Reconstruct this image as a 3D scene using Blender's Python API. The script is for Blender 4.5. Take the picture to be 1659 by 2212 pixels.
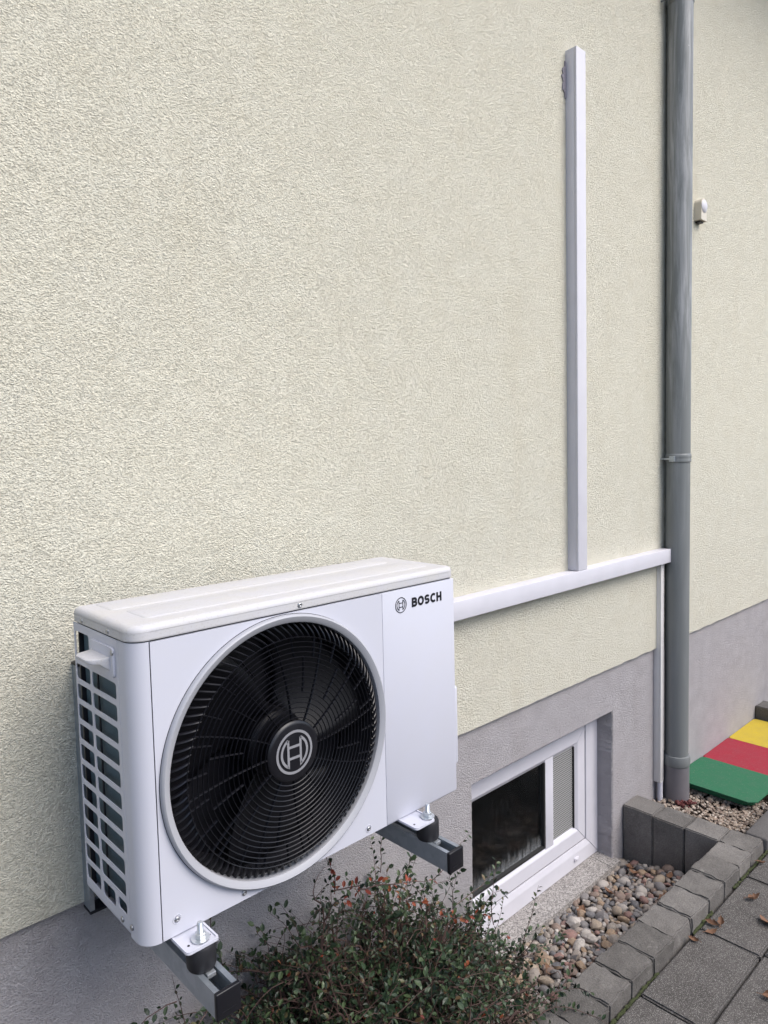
import bpy, bmesh, math, random
from mathutils import Matrix, Vector, Euler, noise
for o in list(bpy.data.objects): bpy.data.objects.remove(o)
S = bpy.context.scene
COL = S.collection
R = math.radians
PI = math.pi
random.seed(11)

# ------------------------------------------------------------------ camera
cd = bpy.data.cameras.new('camera'); cam = bpy.data.objects.new('camera', cd); COL.objects.link(cam)
cam.matrix_world = Matrix.Translation((0, -1.466, 1.63)) @ (Matrix.Rotation(R(-43.05), 4, 'Z') @ Matrix.Rotation(R(86.06), 4, 'X') @ Matrix.Rotation(R(-1.333), 4, 'Z'))
cd.sensor_fit = 'HORIZONTAL'; cd.sensor_width = 36; cd.lens = 1540.63 / 1659 * 36
cd.shift_x = 7.52 / 1659; cd.shift_y = -28.51 / 1659
cd.clip_start = .02; cd.clip_end = 500
S.camera = cam
S.render.resolution_x = 768; S.render.resolution_y = 1024

# ------------------------------------------------------------------ daylight
SUN_EL, SUN_AZ = 50, 18      # azimuth measured from straight out of the wall (-Y) towards +X
w = bpy.data.worlds.new('World'); S.world = w; w.use_nodes = True
wn = w.node_tree.nodes; wn.clear()
out = wn.new('ShaderNodeOutputWorld'); bg = wn.new('ShaderNodeBackground'); sky = wn.new('ShaderNodeTexSky')
sky.sky_type = 'NISHITA'; sky.sun_disc = False
sky.sun_elevation = R(SUN_EL); sky.sun_rotation = R(180 - SUN_AZ)
sky.air_density = 1.0; sky.dust_density = 2.4; sky.ozone_density = 1.0
bg.inputs[1].default_value = .15
w.node_tree.links.new(sky.outputs[0], bg.inputs[0]); w.node_tree.links.new(bg.outputs[0], out.inputs[0])
sl = bpy.data.lights.new('sun', 'SUN'); sl.energy = 1.5; sl.angle = R(42); sl.color = (1, .97, .93)
so = bpy.data.objects.new('sun', sl); COL.objects.link(so)
sd = Vector((math.sin(R(SUN_AZ)) * math.cos(R(SUN_EL)), -math.cos(R(SUN_AZ)) * math.cos(R(SUN_EL)), math.sin(R(SUN_EL))))
so.rotation_euler = (-sd).to_track_quat('-Z', 'Y').to_euler(); so.location = (2, -4, 6)
S.view_settings.view_transform = 'Standard'; S.view_settings.look = 'None'; S.view_settings.gamma = 1
S.view_settings.exposure = 0.80

# ------------------------------------------------------------------ helpers
def obj(name, bm, m, parent=None, smooth=False, origin=None):
    me = bpy.data.meshes.new(name)
    if origin is not None: bmesh.ops.translate(bm, verts=bm.verts, vec=-Vector(origin))
    bm.normal_update(); bm.to_mesh(me); bm.free()
    if smooth:
        me.shade_smooth()
        try: me.set_sharp_from_angle(angle=R(38))
        except Exception: pass
    if m is not None: me.materials.append(m)
    o = bpy.data.objects.new(name, me); COL.objects.link(o)
    if origin is not None: o.location = origin
    put(o, parent)
    return o
WM = {}
def put(o, parent):
    if parent is None: return
    o.parent = parent
    o.matrix_parent_inverse = base(parent).inverted()
def base(o):
    m = Matrix.LocRotScale(o.location, o.rotation_euler, o.scale)
    if o.parent: return base(o.parent) @ o.matrix_parent_inverse @ m
    return m
def inst(name, src, parent, mw):
    o = bpy.data.objects.new(name, src if isinstance(src, bpy.types.Mesh) else src.data); COL.objects.link(o)
    o.matrix_basis = mw
    put(o, parent)
    return o
def tag(o, label=None, cat=None, group=None, kind=None):
    if label: o['label'] = label
    if cat: o['category'] = cat
    if group: o['group'] = group
    if kind: o['kind'] = kind
    return o
def thing(name, loc, label, cat, group=None):
    o = bpy.data.objects.new(name, None); COL.objects.link(o); o.location = loc; o.empty_display_size = .05
    return tag(o, label, cat, group)
def BM(): return bmesh.new()
def join(bm, b2):
    me = bpy.data.meshes.new('tmp'); b2.to_mesh(me); b2.free(); bm.from_mesh(me); bpy.data.meshes.remove(me)
    return bm
def box(bm, x0, x1, y0, y1, z0, z1, bev=0, seg=2):
    b = BM(); bmesh.ops.create_cube(b, size=1)
    bmesh.ops.scale(b, vec=(x1 - x0, y1 - y0, z1 - z0), verts=b.verts)
    bmesh.ops.translate(b, vec=((x0 + x1) / 2, (y0 + y1) / 2, (z0 + z1) / 2), verts=b.verts)
    if bev: bmesh.ops.bevel(b, geom=b.edges[:], offset=bev, segments=seg, affect='EDGES', profile=.5)
    return join(bm, b)
def tube(bm, pts, r, seg=8, cap=True):
    pts = [Vector(p) for p in pts]; n = len(pts)
    rr = r if isinstance(r, (list, tuple)) else [r] * n
    rings = []; up = Vector((0, 0, 1)); px = None
    for i, p in enumerate(pts):
        d = (pts[min(i + 1, n - 1)] - pts[max(i - 1, 0)]).normalized()
        if px is None:
            a = up if abs(d.z) < .9 else Vector((1, 0, 0)); px = d.cross(a).normalized()
        else:
            px = (px - d * px.dot(d)).normalized()
        py = d.cross(px)
        rings.append([bm.verts.new(p + (px * math.cos(2 * PI * k / seg) + py * math.sin(2 * PI * k / seg)) * rr[i]) for k in range(seg)])
    for a, b in zip(rings, rings[1:]):
        for k in range(seg): bm.faces.new((a[k], a[(k + 1) % seg], b[(k + 1) % seg], b[k]))
    if cap:
        bm.faces.new(rings[0][::-1]); bm.faces.new(rings[-1])
    return bm
def lathe(bm, prof, c, axis='Z', seg=48, cap=True):
    # prof: list of (radius, height along axis)
    rings = []
    for r, h in prof:
        ring = []
        for k in range(seg):
            a = 2 * PI * k / seg; u, v = r * math.cos(a), r * math.sin(a)
            p = {'Z': (u, v, h), 'Y': (u, h, v), 'X': (h, u, v)}[axis]
            ring.append(bm.verts.new(Vector(c) + Vector(p)))
        rings.append(ring)
    for a, b in zip(rings, rings[1:]):
        for k in range(seg): bm.faces.new((a[k], a[(k + 1) % seg], b[(k + 1) % seg], b[k]))
    if cap:
        bm.faces.new(rings[0][::-1]); bm.faces.new(rings[-1])
    bmesh.ops.recalc_face_normals(bm, faces=bm.faces)
    return bm
def rrect(x0, x1, y0, y1, rs, n=6):
    # outline counter-clockwise; rs = radii at (x0,y0) (x1,y0) (x1,y1) (x0,y1)
    P = []
    for (cx, cy, sx, sy, a0), r in zip(((x0, y0, 1, 1, PI), (x1, y0, -1, 1, 1.5 * PI), (x1, y1, -1, -1, 0), (x0, y1, 1, -1, .5 * PI)), rs):
        for k in range(n + 1):
            a = a0 + .5 * PI * k / n
            P.append((cx + sx * r + r * math.cos(a), cy + sy * r + r * math.sin(a)))
    return P
def loft(bm, rings, cap=True):
    vs = [[bm.verts.new(p) for p in r] for r in rings]
    n = len(vs[0])
    for a, b in zip(vs, vs[1:]):
        for k in range(n): bm.faces.new((a[k], a[(k + 1) % n], b[(k + 1) % n], b[k]))
    if cap:
        bm.faces.new(vs[0][::-1]); bm.faces.new(vs[-1])
    bmesh.ops.recalc_face_normals(bm, faces=bm.faces)
    return bm
def prism(bm, poly, f, d):
    """extrude 2D poly (u,v) through f(u,v,depth)"""
    return loft(bm, [[f(u, v, 0) for u, v in poly], [f(u, v, d) for u, v in poly]])
def solid(o, t, off=-1):
    m = o.modifiers.new('thickness', 'SOLIDIFY'); m.thickness = t; m.offset = off; return o
def rough(bm, amp, scale, seed=0, zonly=False):
    for v in bm.verts:
        n_ = noise.noise_vector(v.co * scale + Vector((seed * 7.1, seed * 3.3, seed)))
        v.co += Vector((0, 0, n_.z)) * amp if zonly else n_ * amp

# ------------------------------------------------------------------ materials
class NT:
    def __init__(s, name):
        s.m = bpy.data.materials.new(name); s.m.use_nodes = True; s.t = s.m.node_tree; s.n = s.t.nodes
        s.p = s.n['Principled BSDF']; s.out = s.n['Material Output']
    def N(s, typ, **kw):
        x = s.n.new('ShaderNode' + typ)
        for k, v in kw.items():
            if k in x.inputs: x.inputs[k].default_value = v
            else: setattr(x, k, v)
        return x
    def L(s, a, b): s.t.links.new(a, b)
    def co(s, sc=(1, 1, 1), out='Object'):
        tc = s.N('TexCoord'); mp = s.N('Mapping'); mp.inputs['Scale'].default_value = sc; s.L(tc.outputs[out], mp.inputs[0]); return mp.outputs[0]
    def noise(s, v, scale, detail=3, rough=.5, dist=0):
        x = s.N('TexNoise'); x.inputs['Scale'].default_value = scale; x.inputs['Detail'].default_value = detail
        x.inputs['Roughness'].default_value = rough; x.inputs['Distortion'].default_value = dist; s.L(v, x.inputs['Vector']); return x.outputs['Fac']
    def ramp(s, f, stops, interp='LINEAR'):
        x = s.N('ValToRGB'); x.color_ramp.interpolation = interp; e = x.color_ramp.elements
        while len(e) < len(stops): e.new(.5)
        for q, (p, c) in zip(e, stops):
            q.position = p; q.color = (c if len(c) == 4 else (*c, 1)) if isinstance(c, (tuple, list)) else (c, c, c, 1)
        s.L(f, x.inputs[0]); return x.outputs[0]
    def mix(s, f, a, b, mode='MIX'):
        x = s.N('Mix'); x.data_type = 'RGBA'; x.blend_type = mode
        for val, i in ((f, 0), (a, 6), (b, 7)):
            if hasattr(val, 'links'): s.L(val, x.inputs[i])
            else: x.inputs[i].default_value = val if i == 0 else (*val, 1)
        return x.outputs[2]
    def math(s, op, a, b=0):
        x = s.N('Math'); x.operation = op
        for val, i in ((a, 0), (b, 1)):
            if hasattr(val, 'links'): s.L(val, x.inputs[i])
            else: x.inputs[i].default_value = val
        return x.outputs[0]
    def bump(s, h, dist, strength=1.0, prev=None):
        x = s.N('Bump'); x.inputs['Distance'].default_value = dist; x.inputs['Strength'].default_value = strength
        s.L(h, x.inputs['Height'])
        if prev is not None: s.L(prev, x.inputs['Normal'])
        s.L(x.outputs[0], s.p.inputs['Normal']); return x.outputs[0]
    def set(s, col=None, rough=None, metal=None, spec=None, coat=None):
        for k, v in (('Base Color', col), ('Roughness', rough), ('Metallic', metal), ('Specular IOR Level', spec), ('Coat Weight', coat)):
            if v is None: continue
            if hasattr(v, 'links'): s.L(v, s.p.inputs[k])
            else: s.p.inputs[k].default_value = (*v, 1) if isinstance(v, tuple) else v
        return s.m
def plain(name, col, rough=.5, metal=0, var=.12, vs=30, bump=0, bs=200, spec=.5, coat=0):
    t = NT(name); v = t.co()
    n = t.noise(v, vs, 4)
    c = t.mix(n, tuple(x * (1 - var) for x in col), tuple(min(1, x * (1 + var)) for x in col))
    t.set(c, t.math('ADD', t.math('MULTIPLY', n, .16), rough - .08), metal, spec, coat)
    if bump: t.bump(t.noise(v, bs, 3), bump)
    return t.m
def stucco(name, ca, cb, grain=120, dist=.006, stain=None, marks=()):
    t = NT(name); v = t.co((1, 1, 1.2))
    n0 = t.noise(v, 7, 5, .65)
    nn = t.N('TexNoise'); nn.inputs['Scale'].default_value = 70; nn.inputs['Detail'].default_value = 3; t.L(v, nn.inputs['Vector'])
    warp = t.N('VectorMath'); warp.operation = 'MULTIPLY_ADD'
    t.L(nn.outputs['Color'], warp.inputs[0]); warp.inputs[1].default_value = (.010, .010, .010); t.L(v, warp.inputs[2])
    vo = t.N('TexVoronoi'); vo.feature = 'F1'; vo.inputs['Scale'].default_value = grain * .85; vo.inputs['Randomness'].default_value = 1; t.L(warp.outputs[0], vo.inputs['Vector'])
    g1 = t.ramp(vo.outputs['Distance'], [(.05, 1), (.75, 0)])
    h1 = t.noise(warp.outputs[0], grain, 6, .68)
    h2 = t.noise(v, grain * .33, 2, .5)
    mod = t.N('MapRange'); t.L(t.noise(v, 3.2, 3), mod.inputs[0]); mod.inputs[1].default_value = .3; mod.inputs[2].default_value = .7; mod.inputs[3].default_value = .75; mod.inputs[4].default_value = 1.2
    h = t.math('ADD', t.math('MULTIPLY', g1, .45), t.math('ADD', t.math('MULTIPLY', t.ramp(h1, [(.32, 0), (.66, 1)]), .85), t.math('MULTIPLY', h2, .55)))
    h = t.math('MULTIPLY', h, mod.outputs[0])
    col = t.mix(t.ramp(n0, [(.3, 0), (.7, 1)]), ca, cb)
    if stain is not None:
        st = t.ramp(t.noise(t.co((5, 5, .8)), 1.3, 6, .65), [(.56, 0), (.76, 1)])
        col = t.mix(t.math('MULTIPLY', st, .42), col, stain)
        sp = t.ramp(t.noise(v, 260, 2), [(.70, 0), (.76, 1)])
        col = t.mix(t.math('MULTIPLY', sp, .35), col, tuple(x * .55 for x in stain))
    if marks:      # rain marks and scuffs at their places on the wall
        tcm = t.N('TexCoord'); sm = t.N('SeparateXYZ'); t.L(tcm.outputs['Object'], sm.inputs[0]); brk = t.ramp(t.noise(t.co((9, 9, 3)), 2.2, 6, .7), [(.42, 0), (.72, 1)])
        for mx_, mz_, rx_, rz_, mc_ in marks:
            dd = t.math('ADD', t.math('POWER', t.math('ABSOLUTE', t.math('DIVIDE', t.math('SUBTRACT', sm.outputs['X'], mx_), rx_)), 2), t.math('POWER', t.math('ABSOLUTE', t.math('DIVIDE', t.math('SUBTRACT', sm.outputs['Z'], mz_), rz_)), 2))
            col = t.mix(t.math('MULTIPLY', t.math('MULTIPLY', t.ramp(dd, [(.1, 1), (1, 0)]), brk), .55), col, mc_)
    t.set(col, .92, 0, .2)
    t.bump(h, dist, 1.0)
    return t.m
M = {}
def put(o, parent):
    if parent is None: return
    o.parent = parent
    o.matrix_parent_inverse = base(parent).inverted()
def base(o):
    m = Matrix.LocRotScale(o.location, o.rotation_euler, o.scale)
    if o.parent: return base(o.parent) @ o.matrix_parent_inverse @ m
    return m
def inst(name, src, parent, mw):
    o = bpy.data.objects.new(name, src if isinstance(src, bpy.types.Mesh) else src.data); COL.objects.link(o)
    o.matrix_basis = mw
    put(o, parent)
    return o
def tag(o, label=None, cat=None, group=None, kind=None):
    if label: o['label'] = label
    if cat: o['category'] = cat
    if group: o['group'] = group
    if kind: o['kind'] = kind
    return o
def thing(name, loc, label, cat, group=None):
    o = bpy.data.objects.new(name, None); COL.objects.link(o); o.location = loc; o.empty_display_size = .05
    return tag(o, label, cat, group)
def BM(): return bmesh.new()
def join(bm, b2):
    me = bpy.data.meshes.new('tmp'); b2.to_mesh(me); b2.free(); bm.from_mesh(me); bpy.data.meshes.remove(me)
    return bm
def box(bm, x0, x1, y0, y1, z0, z1, bev=0, seg=2):
    b = BM(); bmesh.ops.create_cube(b, size=1)
    bmesh.ops.scale(b, vec=(x1 - x0, y1 - y0, z1 - z0), verts=b.verts)
    bmesh.ops.translate(b, vec=((x0 + x1) / 2, (y0 + y1) / 2, (z0 + z1) / 2), verts=b.verts)
    if bev: bmesh.ops.bevel(b, geom=b.edges[:], offset=bev, segments=seg, affect='EDGES', profile=.5)
    return join(bm, b)
def tube(bm, pts, r, seg=8, cap=True):
    pts = [Vector(p) for p in pts]; n = len(pts)
    rr = r if isinstance(r, (list, tuple)) else [r] * n
    rings = []; up = Vector((0, 0, 1)); px = None
    for i, p in enumerate(pts):
        d = (pts[min(i + 1, n - 1)] - pts[max(i - 1, 0)]).normalized()
        if px is None:
            a = up if abs(d.z) < .9 else Vector((1, 0, 0)); px = d.cross(a).normalized()
        else:
            px = (px - d * px.dot(d)).normalized()
        py = d.cross(px)
        rings.append([bm.verts.new(p + (px * math.cos(2 * PI * k / seg) + py * math.sin(2 * PI * k / seg)) * rr[i]) for k in range(seg)])
    for a, b in zip(rings, rings[1:]):
        for k in range(seg): bm.faces.new((a[k], a[(k + 1) % seg], b[(k + 1) % seg], b[k]))
    if cap:
        bm.faces.new(rings[0][::-1]); bm.faces.new(rings[-1])
    return bm
def lathe(bm, prof, c, axis='Z', seg=48, cap=True):
    # prof: list of (radius, height along axis)
    rings = []
    for r, h in prof:
        ring = []
        for k in range(seg):
            a = 2 * PI * k / seg; u, v = r * math.cos(a), r * math.sin(a)
            p = {'Z': (u, v, h), 'Y': (u, h, v), 'X': (h, u, v)}[axis]
            ring.append(bm.verts.new(Vector(c) + Vector(p)))
        rings.append(ring)
    for a, b in zip(rings, rings[1:]):
        for k in range(seg): bm.faces.new((a[k], a[(k + 1) % seg], b[(k + 1) % seg], b[k]))
    if cap:
        bm.faces.new(rings[0][::-1]); bm.faces.new(rings[-1])
    bmesh.ops.recalc_face_normals(bm, faces=bm.faces)
    return bm
def rrect(x0, x1, y0, y1, rs, n=6):
    # outline counter-clockwise; rs = radii at (x0,y0) (x1,y0) (x1,y1) (x0,y1)
    P = []
    for (cx, cy, sx, sy, a0), r in zip(((x0, y0, 1, 1, PI), (x1, y0, -1, 1, 1.5 * PI), (x1, y1, -1, -1, 0), (x0, y1, 1, -1, .5 * PI)), rs):
        for k in range(n + 1):
            a = a0 + .5 * PI * k / n
            P.append((cx + sx * r + r * math.cos(a), cy + sy * r + r * math.sin(a)))
    return P
def loft(bm, rings, cap=True):
    vs = [[bm.verts.new(p) for p in r] for r in rings]
    n = len(vs[0])
    for a, b in zip(vs, vs[1:]):
        for k in range(n): bm.faces.new((a[k], a[(k + 1) % n], b[(k + 1) % n], b[k]))
    if cap:
        bm.faces.new(vs[0][::-1]); bm.faces.new(vs[-1])
    bmesh.ops.recalc_face_normals(bm, faces=bm.faces)
    return bm
def prism(bm, poly, f, d):
    """extrude 2D poly (u,v) through f(u,v,depth)"""
    return loft(bm, [[f(u, v, 0) for u, v in poly], [f(u, v, d) for u, v in poly]])
def solid(o, t, off=-1):
    m = o.modifiers.new('thickness', 'SOLIDIFY'); m.thickness = t; m.offset = off; return o
def rough(bm, amp, scale, seed=0, zonly=False):
    for v in bm.verts:
        n_ = noise.noise_vector(v.co * scale + Vector((seed * 7.1, seed * 3.3, seed)))
        v.co += Vector((0, 0, n_.z)) * amp if zonly else n_ * amp

# ------------------------------------------------------------------ materials
class NT:
    def __init__(s, name):
        s.m = bpy.data.materials.new(name); s.m.use_nodes = True; s.t = s.m.node_tree; s.n = s.t.nodes
        s.p = s.n['Principled BSDF']; s.out = s.n['Material Output']
    def N(s, typ, **kw):
        x = s.n.new('ShaderNode' + typ)
        for k, v in kw.items():
            if k in x.inputs: x.inputs[k].default_value = v
            else: setattr(x, k, v)
        return x
    def L(s, a, b): s.t.links.new(a, b)
    def co(s, sc=(1, 1, 1), out='Object'):
        tc = s.N('TexCoord'); mp = s.N('Mapping'); mp.inputs['Scale'].default_value = sc; s.L(tc.outputs[out], mp.inputs[0]); return mp.outputs[0]
    def noise(s, v, scale, detail=3, rough=.5, dist=0):
        x = s.N('TexNoise'); x.inputs['Scale'].default_value = scale; x.inputs['Detail'].default_value = detail
        x.inputs['Roughness'].default_value = rough; x.inputs['Distortion'].default_value = dist; s.L(v, x.inputs['Vector']); return x.outputs['Fac']
    def ramp(s, f, stops, interp='LINEAR'):
        x = s.N('ValToRGB'); x.color_ramp.interpolation = interp; e = x.color_ramp.elements
        while len(e) < len(stops): e.new(.5)
        for q, (p, c) in zip(e, stops):
            q.position = p; q.color = (c if len(c) == 4 else (*c, 1)) if isinstance(c, (tuple, list)) else (c, c, c, 1)
        s.L(f, x.inputs[0]); return x.outputs[0]
    def mix(s, f, a, b, mode='MIX'):
        x = s.N('Mix'); x.data_type = 'RGBA'; x.blend_type = mode
        for val, i in ((f, 0), (a, 6), (b, 7)):
            if hasattr(val, 'links'): s.L(val, x.inputs[i])
            else: x.inputs[i].default_value = val if i == 0 else (*val, 1)
        return x.outputs[2]
    def math(s, op, a, b=0):
        x = s.N('Math'); x.operation = op
        for val, i in ((a, 0), (b, 1)):
            if hasattr(val, 'links'): s.L(val, x.inputs[i])
            else: x.inputs[i].default_value = val
        return x.outputs[0]
    def bump(s, h, dist, strength=1.0, prev=None):
        x = s.N('Bump'); x.inputs['Distance'].default_value = dist; x.inputs['Strength'].default_value = strength
        s.L(h, x.inputs['Height'])
        if prev is not None: s.L(prev, x.inputs['Normal'])
        s.L(x.outputs[0], s.p.inputs['Normal']); return x.outputs[0]
    def set(s, col=None, rough=None, metal=None, spec=None, coat=None):
        for k, v in (('Base Color', col), ('Roughness', rough), ('Metallic', metal), ('Specular IOR Level', spec), ('Coat Weight', coat)):
            if v is None: continue
            if hasattr(v, 'links'): s.L(v, s.p.inputs[k])
            else: s.p.inputs[k].default_value = (*v, 1) if isinstance(v, tuple) else v
        return s.m
def plain(name, col, rough=.5, metal=0, var=.12, vs=30, bump=0, bs=200, spec=.5, coat=0):
    t = NT(name); v = t.co()
    n = t.noise(v, vs, 4)
    c = t.mix(n, tuple(x * (1 - var) for x in col), tuple(min(1, x * (1 + var)) for x in col))
    t.set(c, t.math('ADD', t.math('MULTIPLY', n, .16), rough - .08), metal, spec, coat)
    if bump: t.bump(t.noise(v, bs, 3), bump)
    return t.m
def stucco(name, ca, cb, grain=120, dist=.006, stain=None, marks=()):
    t = NT(name); v = t.co((1, 1, 1.35))
    n0 = t.noise(v, 11, 3)
    warp = t.N('VectorMath'); warp.operation = 'MULTIPLY_ADD'
    nn = t.N('TexNoise'); nn.inputs['Scale'].default_value = 46; nn.inputs['Detail'].default_value = 2; t.L(v, nn.inputs['Vector'])
    t.L(nn.outputs['Color'], warp.inputs[0]); warp.inputs[1].default_value = (.006, .006, .006); t.L(v, warp.inputs[2])
    wv = warp.outputs[0]
    h1 = t.noise(wv, grain, 3, .6, .15)
    h1r = t.ramp(h1, [(.30, 0), (.46, .62), (.72, 1)])
    h2 = t.noise(v, grain * .37, 2, .5)
    h = t.math('ADD', h1r, t.math('MULTIPLY', h2, .5))
    col = t.mix(t.ramp(n0, [(.3, 0), (.7, 1)]), ca, cb)
    if stain is not None:
        sp = t.co((3, 3, .6)); st = t.ramp(t.noise(sp, 1.4, 5, .6), [(.58, 0), (.78, 1)])
        col = t.mix(t.math('MULTIPLY', st, .35), col, stain)
    fine = t.noise(v, 420, 2)
    col = t.mix(t.ramp(fine, [(.3, .82), (.6, 1)]), (0, 0, 0), col, 'MULTIPLY') if False else col
    t.set(col, .9, 0, .2)
    t.bump(h, dist, 1.0)
    return t.m
M = {}
M['cream'] = stucco('cream_render', (.77, .735, .605), (.805, .775, .65), 255, .0058, (.64, .57, .42), ((3.70, 1.42, .10, .26, (.50, .40, .24)), (3.93, 1.15, .14, .30, (.52, .43, .27)), (2.86, 1.42, .05, .16, (.42, .40, .36)), (1.7, 1.9, .4, .9, (.62, .56, .44))))
M['plinth'] = stucco('grey_plinth_render', (.455, .43, .44), (.52, .495, .505), 265, .0056, (.36, .32, .31))
M['reveal'] = M['plinth']
# painted sheet steel of the unit
def paint(name, col, rough=.32, dust=.0):
    t = NT(name); v = t.co()
    n = t.noise(v, 18, 5, .6); d = t.ramp(t.noise(v, 260, 3), [(.55, 0), (.72, 1)])
    c = t.mix(t.math('MULTIPLY', t.ramp(n, [(.35, 0), (.75, 1)]), .10 + dust), col, (.52, .50, .45))
    if dust: c = t.mix(t.math('MULTIPLY', d, dust), c, (.36, .34, .30))
    t.set(c, t.math('ADD', t.math('MULTIPLY', n, .15), rough), 0, .5)
    t.bump(t.noise(v, 900, 2), .0002, .25)
    return t.m
M['white'] = paint('white_painted_steel', (.53, .535, .60), .46)
M['whitelid'] = paint('dusty_white_lid', (.50, .495, .52), .55, .45)
M['ring'] = paint('light_grey_plastic_ring', (.36, .365, .395), .42)
M['pvc'] = plain('white_pvc', (.58, .57, .615), .5, 0, .07, 14)
M['pvctrunk'] = plain('white_cable_trunking', (.70, .675, .655), .5, 0, .08, 9)
M['cream_plastic'] = plain('cream_plastic', (.60, .55, .46), .5, 0, .08, 30)
M['black'] = plain('black_plastic', (.009, .009, .012), .36, 0, .2, 40, spec=.42)
M['blackgl'] = plain('black_gloss_blade', (.005, .005, .007), .42, 0, .2, 20, spec=.25)
M['shroud'] = plain('dark_fan_housing', (.016, .016, .02), .4, 0, .25, 20)
M['rubber'] = plain('black_rubber', (.014, .014, .017), .55, 0, .2, 40)
M['coil'] = None
t = NT('evaporator_fins'); v = t.co((1, 1, 1))
wv = t.N('TexWave'); wv.wave_type = 'BANDS'; wv.bands_direction = 'Y'; wv.inputs['Scale'].default_value = 160; t.L(v, wv.inputs[0])
t.set(t.mix(wv.outputs['Fac'], (.06, .10, .125), (.15, .23, .28)), .35, .3); t.bump(wv.outputs['Fac'], .001); M['coil'] = t.m
def galv(name, a, b, rough=.36):
    t = NT(name); v = t.co((1, 1, 1))
    vo = t.N('TexVoronoi'); vo.inputs['Scale'].default_value = 70; t.L(v, vo.inputs['Vector'])
    c = t.mix(vo.outputs['Color'], a, b); n = t.noise(t.co((3, 3, 3)), 9, 4)
    c = t.mix(t.math('MULTIPLY', n, .5), c, tuple(x * .7 for x in a))
    t.set(c, t.math('ADD', t.math('MULTIPLY', n, .2), rough - .1), .7); return t.m
M['galv'] = galv('galvanised_steel', (.36, .40, .44), (.48, .52, .56))
M['zinc'] = galv('zinc_bolt', (.55, .58, .60), (.68, .70, .72), .3)
M['screw'] = plain('steel_screw', (.42, .42, .43), .35, .9, .1)
M['ink'] = plain('black_print', (.008, .008, .012), .4, 0, .05)
M['silver'] = plain('silver_print', (.34, .34, .36), .35, .3, .05)
# downpipe
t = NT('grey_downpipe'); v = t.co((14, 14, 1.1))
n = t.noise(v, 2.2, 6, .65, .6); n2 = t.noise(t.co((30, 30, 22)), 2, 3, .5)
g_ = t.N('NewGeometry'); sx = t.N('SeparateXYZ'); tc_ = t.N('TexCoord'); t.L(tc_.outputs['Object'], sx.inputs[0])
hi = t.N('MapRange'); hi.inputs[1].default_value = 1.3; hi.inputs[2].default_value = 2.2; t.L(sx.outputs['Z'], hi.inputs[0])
streak_sheen = t.math('MULTIPLY', t.ramp(n, [(.42, 0), (.66, 1)]), t.math('ADD', t.math('MULTIPLY', hi.outputs[0], .6), .10))  # whitish streaks, strengthened higher up to paint in the sky's reflection
c = t.mix(streak_sheen, (.165, .175, .175), (.44, .445, .46))
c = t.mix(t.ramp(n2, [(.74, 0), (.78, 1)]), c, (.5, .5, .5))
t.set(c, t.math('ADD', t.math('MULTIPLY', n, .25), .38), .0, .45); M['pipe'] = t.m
M['pipelow'] = plain('brown_grey_drain_pipe', (.155, .145, .155), .5, 0, .15, 20)
M['clay'] = plain('red_clay', (.10, .022, .02), .7, 0, .4, 60, .002, 150)
# concrete
def concrete(name, a, b, speck=None, sp_amt=.5, bmp=.0012, sscale=150, edge=None):
    t = NT(name); v = t.co()
    oi = t.N('ObjectInfo')
    off = t.N('VectorMath'); off.operation = 'ADD'; t.L(v, off.inputs[0])
    sc = t.N('VectorMath'); sc.operation = 'SCALE'; sc.inputs[0].default_value = (37, 19, 53); t.L(oi.outputs['Random'], sc.inputs['Scale']); t.L(sc.outputs[0], off.inputs[1]); v = off.outputs[0]
    n = t.noise(v, 9, 6, .65); f = t.noise(v, 220, 3, .6)
    c = t.mix(t.ramp(n, [(.3, 0), (.72, 1)]), a, b)
    c = t.mix(t.ramp(f, [(.35, .45), (.65, 0)]), c, tuple(x * .45 for x in a))
    tint = t.N('MapRange'); t.L(oi.outputs['Random'], tint.inputs[0]); tint.inputs[3].default_value = .74; tint.inputs[4].default_value = 1.28
    cc = t.N('CombineXYZ')
    for i in range(3): t.L(tint.outputs[0], cc.inputs[i])
    c = t.mix(1.0, c, cc.outputs[0], 'MULTIPLY')
    if speck:
        vo = t.N('TexVoronoi'); vo.inputs['Scale'].default_value = sscale; t.L(v, vo.inputs['Vector'])
        br = t.N('SeparateColor'); t.L(vo.outputs['Color'], br.inputs[0])
        k = t.math('MULTIPLY', t.ramp(vo.outputs['Distance'], [(.26, 1), (.40, 0)]), t.ramp(br.outputs[0], [(.42, 0), (.55, 1)]))
        c = t.mix(t.math('MULTIPLY', k, sp_amt), c, speck)
    if edge:
        st = t.ramp(t.noise(v, 26, 5, .7), [(.60, 0), (.74, 1)])
        c = t.mix(t.math('MULTIPLY', st, .5), c, edge)
    t.set(c, .88, 0, .25)
    t.bump(t.math('ADD', f, t.math('MULTIPLY', n, .6)), bmp)
    return t.m
M['block'] = concrete('weathered_concrete_block', (.125, .116, .108), (.215, .202, .188), None, 0, .003, 150, (.33, .315, .29))
M['slab'] = concrete('exposed_aggregate_slab', (.065, .060, .056), (.11, .102, .096), (.42, .40, .38), .85, .002, 430)
M['strip'] = concrete('smooth_concrete_edging', (.16, .15, .145), (.21, .20, .195), None, 0, .0008)
t = NT('speckled_granite'); v = t.co()
vo = t.N('TexVoronoi'); vo.inputs['Scale'].default_value = 230; t.L(v, vo.inputs['Vector']); br = t.N('SeparateColor'); t.L(vo.outputs['Color'], br.inputs[0])
c = t.ramp(br.outputs[0], [(0, (.10, .095, .095)), (.3, (.24, .225, .215)), (.65, (.34, .32, .305)), (1, (.46, .44, .42))])
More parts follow.
